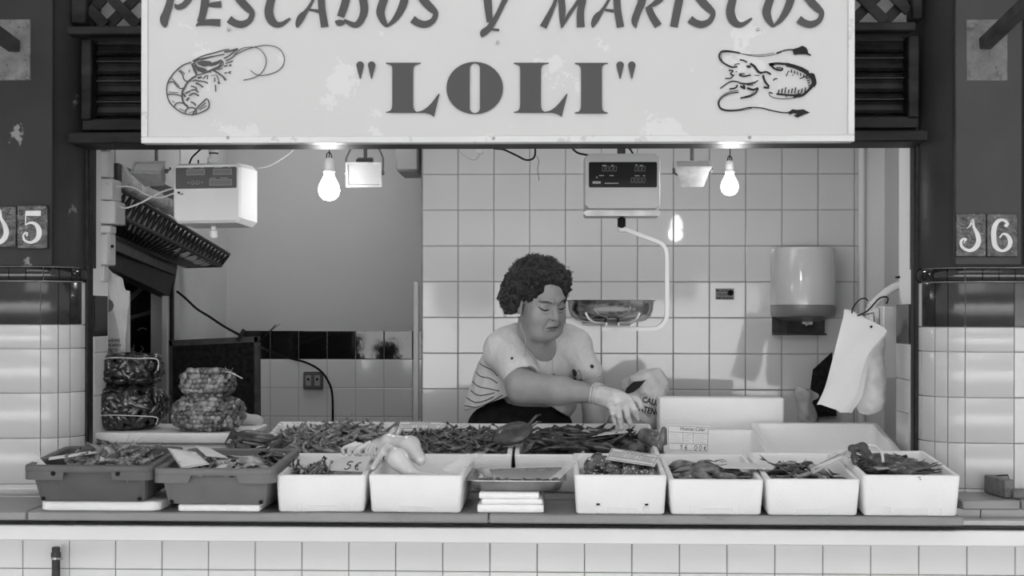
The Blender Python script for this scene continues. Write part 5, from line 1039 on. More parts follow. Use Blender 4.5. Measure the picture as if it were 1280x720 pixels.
bed(B4, -.035, 'squidd', 'lower layer of grey squid in their box', drop=.01)
heap(B4, 17, SQM, 'squid', 'small grey squid folded among others in its foam box', 'squid', 'grey squid in a foam box', -.016, .016, (-.075, .075), (.05, .24), 2, 12, (.8, 1.0), .4, pitch=.1)
bed(B6, -.035, 'squidd', 'lower layer of cuttlefish in the last box', drop=.01)
heap(B6, 18, CQM, 'cuttlefish', 'cuttlefish lying with others in the last foam box', 'cuttlefish', 'cuttlefish in the last box', -.014, .018, (-.075, .045), (.05, .24), 2, 13, (.75, .95), .4, pitch=.1)
o = sdf_obj('tentacle', (lambda f_: lambda p: f_(p)+noise3(p, 200, .0006))(U([rc(P(1066, 561, 3.66), P(1078, 559, 3.66), .010, .013), rc(P(1078, 559, 3.66), P(1088, 572, 3.62), .013, .010), rc(P(1064, 560, 3.66), P(1069, 577, 3.62), .009, .009)], .008)), P(1050, 590, 3.56), P(1100, 545, 3.72), .003, M['squidd'], None); tag(o, 'thick dark octopus arm curled over the box edge beside the card', 'tentacle')
o = MB().tube([Vector(p) for p in cat_rom([tuple(P(*p, y)) for p, y in (((1104, 577), 3.60), ((1102, 566), 3.62), ((1094, 558), 3.64), ((1086, 557), 3.65))], 5)], .004, 7).build('tentacle', M['squidw'], None, W=True); tag(o, 'thin pale tentacle arching over the cuttlefish', 'tentacle')
bed(B5, -.04, 'fishd', 'lower layer of small fish in their box', drop=.01)
heap(B5, 20, FM, 'fish', '', 'fish', '', -.014, .012, (-.07, .06), (.05, .22), 2, 15, (.6, .8), None, None, lambda me, Mx: fish(me, Mx, 'small silver fish in the foam box next to the cuttlefish', 'small silver fish in a foam box'))
# light tailed fish lying over the rear boxes
f = U([rc(P(806, 545, 4.12), P(826, 560, 4.02), .022, .010), rc(P(806, 543, 4.12), P(820, 541, 4.1), .012, .01), el(P(830, 548, 4.03), (.014, .01, .036))], .02)
o = sdf_obj('ray_wing', f, P(788, 575, 3.95), P(842, 528, 4.18), .0035, M['fishd2'] if 'fishd2' in M else M.setdefault('fishd2', mat('two_tone_fish', .14, .25, var=.12, vscale=18, coat=.6)), None); tag(o, 'thick fish tail hanging over the edge of the long dark fish box', 'fish')
# big white squid
sqd = thing('big_squid', 'big white squid slumped over the wall between two foam boxes', 'squid', tuple(P(495, 592, 3.62)))
f = U([rc(P(466, 559, 3.76), P(488, 554, 3.72), .018, .026), rc(P(488, 554, 3.72), P(512, 559, 3.68), .026, .030), rc(P(512, 559, 3.68), P(526, 575, 3.63), .029, .016)], .012)
f2 = U([rc(P(484, 561, 3.65), P(497, 573, 3.61), .016, .028), rc(P(497, 573, 3.61), P(512, 590, 3.58), .028, .020), rc(P(512, 592, 3.57), P(548, 594, 3.58), .010, .005), rc(P(478, 565, 3.64), P(466, 585, 3.58), .010, .006)], .012)
sdf_obj('mantle', lambda p: smin(f(p), f2(p), .006)+noise3(p, 45, .0015), P(440, 612, 3.48), P(570, 530, 3.83), .003, M['squidw'], sqd)
r_ = random.Random(4)
for k in range(13):
    x = 432+3.4*k; a = [tuple(P(x+14, 555+r_.uniform(-3, 3), 3.74)), tuple(P(x+r_.uniform(-4, 4), 561+r_.uniform(-2, 3), 3.72)), tuple(P(x+r_.uniform(-3, 3), 571+r_.uniform(-3, 3), 3.69))]
    MB().tube([Vector(p) for p in cat_rom(a, 4)], [.0055]*8+[.003], 7).build('arm', M['squidw'], sqd, W=True)
# crabs
def crab(label, c, s, Rm):
    t = thing('crab', label, 'crab', tuple(c), tuple(Rm.to_euler()), 'brown crabs on the rear boxes')
    f = el((0, 0, 0), (.075*s, .048*s, .02*s)); f_ = lambda p: f(p)+noise3(p, 70, .0018)
    sdf_obj('carapace', f_, (-.085*s, -.06*s, -.03*s), (.085*s, .06*s, .03*s), .0035, M['crab'], t, W=False)
    MB().ell((0, -.012*s, -.010*s), (.06*s, .036*s, .014*s), 14, 7).build('underside', M['crab2'] if 'crab2' in M else M.setdefault('crab2', mat('crab_pale', .2, .35, var=.06, vscale=50, coat=.4)), t)
    for sx in (-1, 1):
        pts = [(sx*.045*s, -.03*s, -.008*s), (sx*.07*s, -.05*s, -.012*s), (sx*.05*s, -.075*s, -.014*s)]
        MB().tube([Vector(p) for p in pts], [.010*s, .013*s, .012*s], 8).tube([Vector(pts[2]), Vector((sx*.02*s, -.085*s, -.012*s))], [.014*s, .003*s], 8).build('claw', M['crab'], t)
        for k in range(4):
            a = -.5+.45*k; p0 = Vector((sx*.058*s, (-.015+.014*k)*s, -.010*s)); p1 = p0+Vector((sx*.035*s, .012*k*s-.01*s, .008*s)); p2 = p1+Vector((sx*.012*s, .008*k*s, -.026*s))
            MB().tube([p0, p1, p2], [.006*s, .0055*s, .002*s], 6).build('leg', M['crab'], t)
    return t
crab('brown crab tilted up on the dark prawns, its shell facing the customer', P(640, 544, 4.02)+Vector((0, 0, .004)), .85, Euler((math.radians(50), math.radians(-14), math.radians(-8))).to_matrix())
crab('brown crab lying flat on the corner by the pale prawns', P(319, 548, 3.96)+Vector((0, 0, .004)), .8, Euler((math.radians(15), math.radians(6), math.radians(5))).to_matrix())
# dark legs / tangle near the lying crab
f = U([rc(P(340, 558, 3.9), P(326, 572, 3.84), .014, .008), rc(P(340, 558, 3.9), P(350, 552, 3.92), .012, .010), rc(P(326, 570, 3.84), P(318, 582, 3.78), .010, .006)], .012)
o = sdf_obj('mullet_head', lambda p: f(p)+noise3(p, 120, .001), P(300, 595, 3.7), P(365, 540, 4.0), .0035, M['crab'], None); tag(o, 'dark wet fish head resting between the lying crab and the fish crate', 'fish')
# tray contents
for i, (px, y) in enumerate(((611, .06), (622, .03), (633, .05), (655, .03), (672, .04), (684, .03), (696, .05))):
    inst(LM_[i % 2], 'mussel', None, Matrix.Translation((PX(px, Yf+y), Yf+y, ZST+.024)) @ rot(.3*i, 0, i) @ Matrix.Scale(.42, 4), 'dark mussel lying at the front of the battered steel tray', 'mussel', 'mussels in the steel tray')
o = MB().loft([[P(618, 600, 3.60), P(704, 599, 3.60)], [P(611, 587, 3.75), P(702, 585, 3.75)], [P(613, 586, 3.78), P(702, 584, 3.78)]], False, False, False).build('wet_sheet', M['squidw'], None, W=True)
o.location.z += .002; tag(o, 'glossy white wet sheet lying inside the steel tray', 'sheet')
q4 = lambda p, Y: P(p[0], p[1], Y)
mb = MB(); mb.loft([[q4((685, 599), 3.58), q4((695, 592), 3.59), q4((712, 578), 3.66), q4((729, 563), 3.74)], [q4((697, 601), 3.57), q4((706, 593), 3.58), q4((718, 581), 3.64), q4((731, 566), 3.72)]], False, False, False)
o = mb.build('clear_bag', M['film'], None, W=True); tag(o, 'clear plastic bag stretched between the steel tray and the speckled shellfish', 'bag')
mb = MB(); mb.loft([[q4((552, 587), 3.6), q4((575, 573), 3.66), q4((597, 565), 3.75), q4((612, 562), 3.85)], [q4((560, 590), 3.6), q4((580, 579), 3.65), q4((598, 570), 3.73), q4((608, 565), 3.84)], [q4((572, 592), 3.58), q4((584, 583), 3.64), q4((596, 574), 3.72), q4((604, 569), 3.83)]], False, False, False)
o = mb.build('clear_film', M['film'], None, W=True); tag(o, 'wisp of clear film over the corner of the squid box', 'film')
# ================================================================== PRICE CARDS
DG = {'0': [[(.5, 1), (.1, .6), (.2, .1), (.6, 0), (.9, .4), (.8, .9), (.5, 1)]], '1': [[(.2, .7), (.6, 1), (.5, 0)]], '6': [[(.8, 1), (.3, .7), (.1, .2), (.5, 0), (.8, .25), (.5, .5), (.15, .3)]], '5': [[(.9, 1), (.3, 1), (.2, .6), (.7, .6), (.85, .25), (.5, 0), (.1, .1)]],
 'e': [[(.9, .9), (.4, .8), (.2, .4), (.5, .05), (.9, .1)], [(.1, .55), (.6, .6)], [(.1, .35), (.6, .4)]], '.': [[(.4, 0), (.55, .05)]]}
def card(label, cs, kind='price', group='price cards', m='card', txt=None, title=None, tl=.55):
    pc = [P(x, y, Y) for x, y, Y in cs]      # TL, TR, BR, BL
    c = sum(pc, Vector())/4; n_ = (pc[1]-pc[0]).cross(pc[3]-pc[0]).normalized(); n_ = n_ if n_.y < 0 else -n_
    if abs(n_.y) < .15 and n_.z < 0: n_ = -n_
    t = thing('price_card', label, 'price card', tuple(c), group=group)
    mb = MB(); back = [p-n_*.0012 for p in pc]; mb.loft([back, pc]); cd = mb.build('card', M[m], t, W=True, smooth=False)
    def f(u, v, l): a = pc[0].lerp(pc[1], u); b = pc[3].lerp(pc[2], u); return b.lerp(a, v)+n_*(l+.0004)
    W1 = (pc[1]-pc[0]).length; H1 = (pc[0]-pc[3]).length; mb = MB()
    def ln(u0, v0, u1, v1, th=.0011): mb.tube([f(u0, v0, 0), f(u1, v1, 0)], th/2, 4)
    if kind == 'price':
        for a in ((.03, .05, .97, .05), (.03, .95, .97, .95), (.03, .05, .03, .95), (.97, .05, .97, .95), (.03, .3, .97, .3), (.03, .72, .97, .72), (.38, .3, .38, .72), (.62, .3, .62, .72)): ln(*a)
        for k in range(5):
            for u0, u1 in ((.07, .33), (.42, .58), (.66, .92)): ln(u0, .64-k*.07, u1-(.05 if k % 2 else 0), .64-k*.07, .0006)
        r = random.Random(len(label)); p = [(.1+.06*k*tl/.55, .80+.07*((k*37) % 3-1)*.9, ) for k in range(13)]
        if title is None:
            pts = [(.25+.05*k, .84+(.07 if k % 2 else -.04)*r.uniform(.5, 1)) for k in range(11)]; c_ = cat_rom(pts, 3); mb.tube([f(u, v, 0) for u, v in c_], .0007, 3)
    (mb.build('printed_lines', M['ink2'], cd, W=True) if mb.v else None)
    if txt:
        mb = MB(); u0, v0, su, sv = (.3, .08, .1, .17) if kind == 'price' else (.34, .12, .24, .5)
        for i, ch in enumerate(txt):
            for s in DG[ch]: mb.tube([f(u0+i*su*1.15+x*su*.8, v0+y*sv, .0003) for x, y in cat_rom(s, 4)], .0009 if kind == 'price' else .0014, 3)
        mb.build('handwritten_price', M['ink2'], cd, W=True)
    if title:
        o = text(title, (0, 0, 0), 1, M['ink2'], None, name='handwriting', bold=.0)
        me = o.data; sc_ = .19; w0 = max(v.co.x for v in me.vertices) or 1
        for v in me.vertices:
            u, vv = .30+v.co.x/w0*.6+v.co.y*.03, .80+v.co.y*sc_; q_ = f(u, vv, .0004)-base(t); v.co = q_
        o.rotation_euler = (0, 0, 0); o.location = (0, 0, 0); o.parent = t
    return t
card('white price card handwritten 16.00, standing in the empty foam box', ((833.5, 530.5, 3.99), (887, 533, 3.99), (885.5, 566, 3.93), (834.5, 564, 3.93)), txt='16.00e', title='Huevas Calar')
card('narrow printed card standing at the rear of the dark prawn box', ((500, 527, 4.26), (552, 527.5, 4.26), (551, 539.5, 4.24), (498, 539.5, 4.24)))
card('printed card lying tilted over the speckled shellfish', ((765, 560, 3.68), (825, 569, 3.67), (818, 583, 3.58), (757, 574, 3.59)))
card('pale card lying on the long dark fish below the hand', ((722, 541, 4.20), (779, 536, 4.20), (786, 540, 4.10), (730, 546.5, 4.10)), 'plain')
card('pale wet card lying on the grey squid', ((887, 577, 3.66), (945, 579, 3.66), (961, 586, 3.58), (905, 585, 3.58)), 'plain')
card('pale card leaning on the box wall behind the small fish', ((1013, 585, 3.60), (1062, 561.5, 3.66), (1064, 568, 3.62), (1016, 592, 3.57)))
card('grey damp card lying on the cuttlefish', ((1083, 579, 3.68), (1141, 576, 3.68), (1152, 582, 3.58), (1097, 587, 3.58)), 'plain', m='cardd')
card('grey cardboard card handwritten 5, propped over the tiny prawns', ((426, 571, 3.62), (464, 570, 3.62), (456, 590, 3.58), (413, 588, 3.58)), 'big', m='cardd', txt='5e')
card('long white card edge lying on the large prawns', ((60, 571.5, 3.60), (122, 562.5, 3.66), (124, 565.5, 3.62), (61, 575, 3.58)), 'plain')
card('small white card tucked in the corner of the prawn crate', ((42, 568, 3.56), (49, 572, 3.54), (60, 583, 3.50), (42, 581, 3.50)), 'plain')
card('white printed card leaning out of the silver fish crate', ((209.5, 560, 3.62), (245, 564.5, 3.62), (262, 580, 3.52), (227, 586, 3.50)))
card('crumpled white card lying behind the printed one on the silver fish', ((244, 557, 3.72), (262, 560, 3.72), (285, 572, 3.62), (258, 570, 3.62)), 'plain')
# ================================================================== NET BAGS
def se(v, e): return math.copysign(abs(v)**e, v)
def bagpt(c, r, u, v, e=.62): return c+Vector((r[0]*se(math.cos(v), e)*se(math.cos(u), e), r[1]*se(math.cos(v), e)*se(math.sin(u), e), r[2]*se(math.sin(v), e)))
def net_bag(label, c, r, m, lines=22):
    t = thing('net_bag', label, 'net bag', (c.x, c.y, c.z-r[2]), group='net bags on the foam lid'); mb = MB()
    for s in (-1, 1):
        for k in range(lines):
            mb.tube([bagpt(c, r, 2*math.pi*k/lines+s*1.6*i/14, -math.pi/2+math.pi*(i+.3)/14.6) for i in range(15)], .00055, 3)
    o = mb.build('netting', M[m], t, W=True); return t
def mussel_mesh():
    mb = MB(); rings = []
    for i, (x, wy, hz) in enumerate(((0, .1, .1), (.12, .55, .5), (.3, .8, .85), (.5, .95, 1), (.7, 1, .9), (.88, .75, .6), (1, .2, .15))):
        rings.append([(x*.058-.029, .0145*wy*math.cos(2*math.pi*j/10), .0105*hz*se(math.sin(2*math.pi*j/10), 1.3)) for j in range(10)])
    me = mb.loft(rings).mesh('mussel', True, 60); me.materials.append(M['mussel']); return me
MU = mussel_mesh(); ck = MB()
rings = []
for i in range(7):
    a = -math.pi/2+math.pi*(i+.3)/6.6; rings.append([(.0128*math.cos(a)*math.cos(2*math.pi*j/9)*(1+.06*(j % 2)), .0095*math.cos(a)*math.sin(2*math.pi*j/9), .0118*math.sin(a)) for j in range(9)])
CK = []
for k, g in enumerate((.05, .12, .24)):
    me = MB().loft(rings).mesh('cockle', True, 60); me.materials.append(mat('cockle_shell_%d' % k, g, .4, var=.05, vscale=90, coat=.3, bump=.3, bscale=140)); CK.append(me)
ZL = PZ(541.5, 4.0, 200)
def fill(c, r, n, meshes, nm, label, group, inner, core, seed, spread=.88, cs=.8):
    rr_ = random.Random(seed)
    ex = 3.0; pts_ = []; cols_ = max(3, int(math.sqrt(n*r[0]/r[2])*1.08)); rows_n = max(3, int(n/cols_*1.12))
    for a_ in range(rows_n):
        for b_ in range(cols_):
            x_ = (2*(b_+.5+(.5 if a_ % 2 else 0))/cols_-1)*1.02+rr_.uniform(-.03, .03); z_ = 2*(a_+.5)/rows_n-1+rr_.uniform(-.04, .04)
            q0 = 1-abs(x_)**ex-abs(z_)**ex
            if q0 > 0: pts_.append((x_, -(q0**(1/ex)), z_))
            elif abs(z_) < .9 and abs(x_) < 1.04: pts_.append((math.copysign(.97, x_)*(1-abs(z_)**ex)**(1/ex), -.1, z_))
    pts_ += [(x_, -y_, z_) for x_, y_, z_ in pts_ if abs(x_) > (.55 if inner else .85)]
    for x_, y_, z_ in pts_:
        p = c+Vector((r[0]*x_*spread, r[1]*y_*spread, r[2]*z_*spread)); nrm = Vector((math.copysign(abs(x_)**2, x_)/r[0], -abs(y_)**2/r[1], math.copysign(abs(z_)**2, z_)/r[2])).normalized()
        Mx = Matrix.Translation(p) @ nrm.to_track_quat('Z' if inner else 'Y', 'X').to_matrix().to_4x4() @ rot(rr_.gauss(0, .25), rr_.gauss(0, .25), rr_.uniform(0, 6.28)) @ Matrix.Scale(rr_.uniform(.8, 1.15), 4)
        inst(meshes[rr_.randrange(len(meshes))], nm, None, Mx, label, nm, group)
    o = MB().loft([[bagpt(c, [q_*cs for q_ in r], 2*math.pi*j/20, -math.pi/2+math.pi*(i+.3)/10.6) for j in range(20)] for i in range(11)]).build('shade_core', M['board'], None, W=True); o['kind'] = 'stuff'; tag(o, label+', black core as inner shade', 'shellfish')  # black core paints the shade seen between the shells
def bag_at(px0, px1, y0, y1, Y, dep):
    a, b = P(px0, y0, Y), P(px1, y1, Y); return Vector(((a.x+b.x)/2, Y+.0, (a.z+b.z)/2)), ((b.x-a.x)/2, dep, (a.z-b.z)/2)
c, r = bag_at(110, 205, 485, 541, 4.16, .11); c.z = ZL+r[2]; net_bag('larger net bag of black mussels at the bottom of the pile', c, r, 'net'); fill(c, r, 64, [MU], 'mussel', 'black mussel in the larger net bag at the pile bottom', 'mussels in the larger bag', True, 'mussel', 1, .94, cs=.8)
zt_ = c.z+r[2]; c, r = bag_at(124, 200, 446, 487, 4.16, .09); c.z = zt_+r[2]-.004; net_bag('smaller net bag of black mussels on top of the larger one', c, r, 'net'); fill(c, r, 40, [MU], 'mussel', 'black mussel in the smaller net bag on top', 'mussels in the smaller bag', True, 'mussel', 2, .94, cs=.8)
mb = MB(); q_ = [P(125, 450, 4.07), P(140, 447, 4.06), P(170, 448, 4.06), P(196, 449, 4.07), P(197.5, 463, 4.07)]; mb.tube([Vector(p) for p in cat_rom([tuple(v) for v in q_], 5)], .0018, 5)
o = mb.build('drawstring', M['string'], None, W=True); tag(o, 'pale drawstring along the top of the smaller mussel bag', 'string')
mb = MB(); q_ = [P(111, 520, 4.045), P(140, 519, 4.04), P(175, 520, 4.04), P(196, 522, 4.05), P(195, 531, 4.05)]; mb.tube([Vector(p) for p in cat_rom([tuple(v) for v in q_], 5)], .0018, 5)
o = mb.build('drawstring', M['string'], None, W=True); tag(o, 'pale drawstring across the lower part of the larger mussel bag', 'string')
mb = MB(); rr_ = random.Random(5)
for k in range(26): a = P(132+k*1.1, 447, 4.1); mb.tube([a, a+Vector((rr_.uniform(-.01, .01), rr_.uniform(-.01, .01), .012)), a+Vector((rr_.uniform(-.015, .015), 0, rr_.uniform(.012, .03)))], .0006, 3)
o = mb.build('net_tuft', M['netg'], None, W=True); tag(o, 'ruffled grey net end on top of the mussel bags', 'net')
c, r = bag_at(218, 304, 500, 543, 4.12, .10); c.z = ZL+r[2]; net_bag('larger net bag of cockles standing on the foam lid', c, r, 'netg', 26); fill(c, r, 120, CK, 'cockle', 'cockle in the larger net bag on the foam lid', 'cockles in the larger bag', False, 'cockle', 3, .94, .76)
zt_ = c.z+r[2]; c, r = bag_at(228, 293, 466, 503, 4.13, .075); c.z = zt_+r[2]-.005; net_bag('smaller tied net bag of cockles on top of the larger one', c, r, 'netg', 22); fill(c, r, 62, CK, 'cockle', 'cockle in the smaller tied net bag on top', 'cockles in the smaller bag', False, 'cockle', 4, .93, .74)
mb = MB(); mb.tube([Vector(p) for p in cat_rom([tuple(P(*p, 4.1)) for p in ((255, 469), (268, 468), (280, 465), (289, 466), (303, 473))], 5)], .0022, 5)
for k in range(14): a = P(262+k*2, 468-k*.2, 4.1); mb.tube([a, a+Vector((rr_.uniform(-.012, .012), rr_.uniform(-.01, .01), rr_.uniform(-.008, .02)))], .0006, 3)
mb.ell(P(256, 469, 4.09), (.008, .008, .006)); o = mb.build('tie_string', M['string'], None, W=True); tag(o, 'pale string tying the smaller cockle bag, its end sticking out', 'string')
f = U([rc(P(298, 522, 4.3), P(322, 527, 4.32), .022, .02)], .01)
o = sdf_obj('cloth_bundle', lambda p: f(p)+noise3(p, 60, .004), P(280, 545, 4.2), P(345, 505, 4.4), .004, M['cardd'], None); tag(o, 'grey crumpled bundle behind the larger cockle bag', 'bundle')
# carrier bag behind the counter
cbg = thing('carrier_bag', 'crumpled translucent carrier bag printed CALIDAD and ATENCION behind the rear boxes', 'bag', tuple(P(800, 530, 4.52)))
f = U([el(P(803, 492, 4.58), (.085, .05, .07)), el(P(812, 478, 4.58), (.06, .04, .045)), rc(P(765, 500, 4.58), P(745, 515, 4.56), .02, .012), el(P(806, 515, 4.56), (.08, .055, .07))], .03)
sdf_obj('bag_body', lambda p: f(p)+noise3(p, 38, .008)+noise3(p, 95, .003), P(735, 570, 4.45), P(845, 450, 4.72), .004, M['bagw3'] if 'bagw3' in M else M.setdefault('bagw3', mat('thin_carrier', .48, .3, var=.06, vscale=14, bump=.4, bscale=30)), cbg)
for t_, px, py in (('• CALIDAD', 797, 501), ('• ATENCION', 793, 512)):
    o = text(t_, P(px, py, 4.475), .027, M['ink2'], cbg, rot=(math.pi/2, math.radians(14), 0), name='lettering', bold=.0008); o.scale = (.82, 1, 1)
o = MB(); poly(o, [(780, 494), (783, 485), (792, 477), (803, 476), (808, 474), (800, 484), (792, 490), (786, 492)], lambda x, y, l: tuple(P(x, y, 4.505)+Vector((0, -l, 0))), .002); o.build('printed_mark', M['ink2'], cbg, W=True, smooth=False)
# ================================================================== THE WOMAN BEHIND THE COUNTER
from mathutils.bvhtree import BVHTree
wm = thing('person', 'older woman with curly dark hair and grey T-shirt reaching out a gloved hand', 'person', (P(650, 540, 4.66).x, 4.66, .13))
Y_ = lambda x, y, d: P(x, y, d)
ya, pt_, ro = math.radians(33), math.radians(20), math.radians(5)
fwd = Vector((math.sin(ya)*math.cos(pt_), -math.cos(ya)*math.cos(pt_), -math.sin(pt_))); rx0 = Vector((-math.cos(ya), -math.sin(ya), 0)); up_ = rx0.cross(fwd)
rx_ = rx0*math.cos(ro)-up_*math.sin(ro); up_ = rx_.cross(fwd)
HO = P(676, 374, 4.38); HR = Matrix((rx_, fwd, up_)).transposed(); HRn = np.array(HR, np.float32); HOn = np.array(HO, np.float32)
hl = lambda x, y, z: HO+HR @ Vector((x, y, z))
def local(f): return lambda p: f((p-HOn)@HRn)
def mir(f): return lambda p: f(np.stack((np.abs(p[..., 0]), p[..., 1], p[..., 2]), -1))
head = U([el((0, -.012, .03), (.074, .094, .088)), el((0, .030, -.035), (.060, .062, .082)), mir(el((.030, .048, -.078), (.030, .036, .034))), el((0, .066, -.100), (.024, .020, .017)), mir(el((.037, .060, -.040), (.024, .022, .024)))], .02)
head = U([head, mir(rc((.010, .088, .022), (.038, .074, .026), .008, .007))], .012)
head = sub(head, mir(el((.031, .096, .002), (.017, .018, .011))), .010)
head = U([head, mir(el((.031, .0735, .001), (.0145, .0125, .0115)))], .004)
head = U([head, rc((0, .082, .014), (0, .108, -.026), .0075, .0105), mir(el((.010, .096, -.031), (.0085, .010, .0075)))], .008)
head = U([head, el((0, .083, -.062), (.022, .012, .014))], .012)
head = U([head, rc((-.018, .088, -.0575), (.018, .088, -.0575), .0035), rc((0, .0915, -.057), (0, .0915, -.057), .004), rc((-.014, .087, -.0705), (.014, .087, -.0705), .0048)], .005)
head = sub(head, rc((-.022, .0975, -.0635), (.022, .0975, -.0635), .0035), .003)
head = sub(head, mir(rc((.017, .103, -.036), (.029, .092, -.066), .004)), .012)
head = U([head, mir(el((.028, .050, -.098), (.022, .024, .020))), el((0, .035, -.112), (.040, .035, .020))], .015)
head = U([head, mir(sub(el((.076, -.006, -.012), (.008, .019, .030)), el((.084, -.003, -.008), (.006, .010, .016)), .004)), mir(el((.073, .002, -.036), (.007, .008, .009)))], .005)
n0 = np.array
neck = U([rc(hl(0, -.02, -.05), P(668, 432, 4.52), .056, .064), rc(hl(0, .01, -.10), P(676, 436, 4.48), .040, .05), rc(P(656, 440, 4.53), P(698, 438, 4.55), .040, .036)], .03)
armR = U([rc(P(634, 446, 4.47), P(654, 484, 4.35), .040, .052), rc(P(654, 484, 4.35), P(700, 488, 4.27), .053, .045), rc(P(700, 488, 4.27), P(746, 492.5, 4.2), .044, .026)], .02)
armR = U([armR, rc(P(746, 492.5, 4.2), P(766, 502, 4.17), .024, .022)], .01)
armL = U([rc(P(718, 440, 4.55), P(739, 478, 4.52), .034, .041), rc(P(739, 478, 4.52), P(743, 530, 4.50), .042, .036), rc(P(743, 530, 4.5), P(752, 575, 4.52), .034, .024)], .02)
chest = U([el(P(664, 474, 4.62), (.115, .06, .12))], .02)
body = U([local(head), neck], .02); body = U([body, chest, armR, armL], .015)
lo = (min(P(600, 0, 4.5).x, 0)-.02, 4.08, P(640, 600, 4.5).z); hi_ = (P(778, 0, 4.5).x+.02, 4.72, P(640, 320, 4.4).z)
# fine grid for the head, coarser below would leave a seam, so one fine grid for all
Vb, Fb = sdf(lambda p: body(p)+noise3(p, 160, .0004), (P(600, 0, 4.4).x, 4.13, P(640, 590, 4.5).z), (P(775, 0, 4.5).x, 4.70, P(640, 326, 4.4).z), .0034)
mb = MB(); mb.v = [tuple(p) for p in Vb.tolist()]; mb.f = [tuple(q_) for q_ in Fb.tolist()]; bo = mb.build('body', M['skin'], wm, W=True, ang=180)
BH = BVHTree.FromPolygons([Vector(v) for v in Vb.tolist()], Fb.tolist())
def onface(x, z, off=.0006):
    o = hl(x, .25, z); r = BH.ray_cast(o, -fwd); p = r[0] or hl(x, .09, z); return p+fwd*off
def facetube(pts, r, name, m, k=4):
    c = cat_rom([(a, b, 0) for a, b in pts], k); n = len(c); MB().tube([onface(a, b) for a, b, _ in c], [r*(.35+.65*math.sin(math.pi*(i+.4)/n)) for i in range(n)], 6).build(name, m, bo, W=True)
M['lash'] = mat('lash_line', .02, .7, spec=.1); M['crease'] = mat('skin_crease', .12, .7, spec=.1); M['browh'] = mat('brow_hair2', .05, .9, spec=.1)
for s in (-1, 1):
    facetube([(s*.016, -.004), (s*.024, -.0065), (s*.033, -.0065), (s*.043, -.002), (s*.048, .001)], .0022, 'eyelash', M['lash'])
    facetube([(s*.015, .020), (s*.026, .0235), (s*.038, .0235), (s*.049, .017)], .0020, 'eyebrow', M['browh'])
    facetube([(s*.018, .004), (s*.028, .0085), (s*.040, .006)], .0007, 'eyelid_crease', M['crease'])
    facetube([(s*.018, -.015), (s*.028, -.019), (s*.040, -.016)], .0008, 'under_eye_crease', M['crease'])
    facetube([(s*.009, -.036), (s*.012, -.035)], .0018, 'nostril', M['lash'])
    facetube([(s*.016, -.030), (s*.024, -.044), (s*.031, -.062), (s*.031, -.076)], .0008, 'smile_line', M['crease'])
facetube([(-.023, -.0665), (-.012, -.064), (0, -.0645), (.012, -.064), (.023, -.0665)], .0015, 'mouth_line', M['lash'])
facetube([(-.019, -.062), (-.006, -.0585), (0, -.060), (.006, -.0585), (.019, -.062)], .0022, 'upper_lip', M['lips'])
facetube([(-.016, -.069), (0, -.072), (.016, -.069)], .0030, 'lower_lip', M['lips'])
MB().ell(hl(.078, .006, -.047), (.0042, .0042, .0042), 10, 7).build('pearl_earring', M['pearl'], wm, W=True)
# hair
hair = U([el((0, -.028, .048), (.097, .105, .088)), mir(el((.080, -.045, .004), (.036, .054, .058))), mir(el((.070, -.030, .045), (.034, .058, .046))), el((0, -.098, -.005), (.070, .038, .060)), el((.070, -.062, -.022), (.034, .044, .036)), el((.035, .040, .098), (.05, .04, .028)), el((-.02, .045, .092), (.05, .04, .028))], .022)
hair = sub(hair, el((0, .105, -.030), (.072, .064, .122)), .008)
hair = sub(hair, mir(el((.082, .030, -.030), (.03, .030, .05))), .006)
def curly(p):
    return hair(p)+noise3(p, 52, .0055)+noise3(p, 95, .0045)+noise3(p*np.array([1, 1, 1.3], np.float32)+.3, 190, .0022)
Vh, Fh = sdf(local(curly), (HO.x-.17, HO.y-.15, HO.z-.17), (HO.x+.15, HO.y+.19, HO.z+.17), .0030)
mb = MB(); mb.v = [tuple(p) for p in Vh.tolist()]; mb.f = [tuple(q_) for q_ in Fh.tolist()]; ho = mb.build('hair', M['hair'], wm, W=True, ang=180)
# loose curls that break up the outline
r_ = random.Random(11); mb = MB(); Vl = Vh
M['curl'] = mat('hair_strands', .075, .7, var=.04, vscale=90)
for k in range(900):
    v = Vector(Vl[r_.randrange(len(Vl))].tolist()); d = (v-hl(0, -.03, .03)).normalized()
    q_ = (v-HO); lx, ly = q_.dot(rx_), q_.dot(fwd)
    if ly > .045 and q_.dot(up_) < .07: continue
    t = d.cross(Vector((r_.gauss(0, 1), r_.gauss(0, 1), r_.gauss(0, 1)))).normalized(); a = r_.uniform(.003, .007)
    pts = [v-d*.002, v+d*a*.9+t*a*.5, v+d*a*.8+t*a*1.6, v+t*a*2.2-d*.001]
    mb.tube([Vector(p) for p in cat_rom([tuple(p) for p in pts], 2)], .0008, 3, False)
o = mb.build('curl_strands', M['curl'], wm, W=True); o['kind'] = 'stuff'
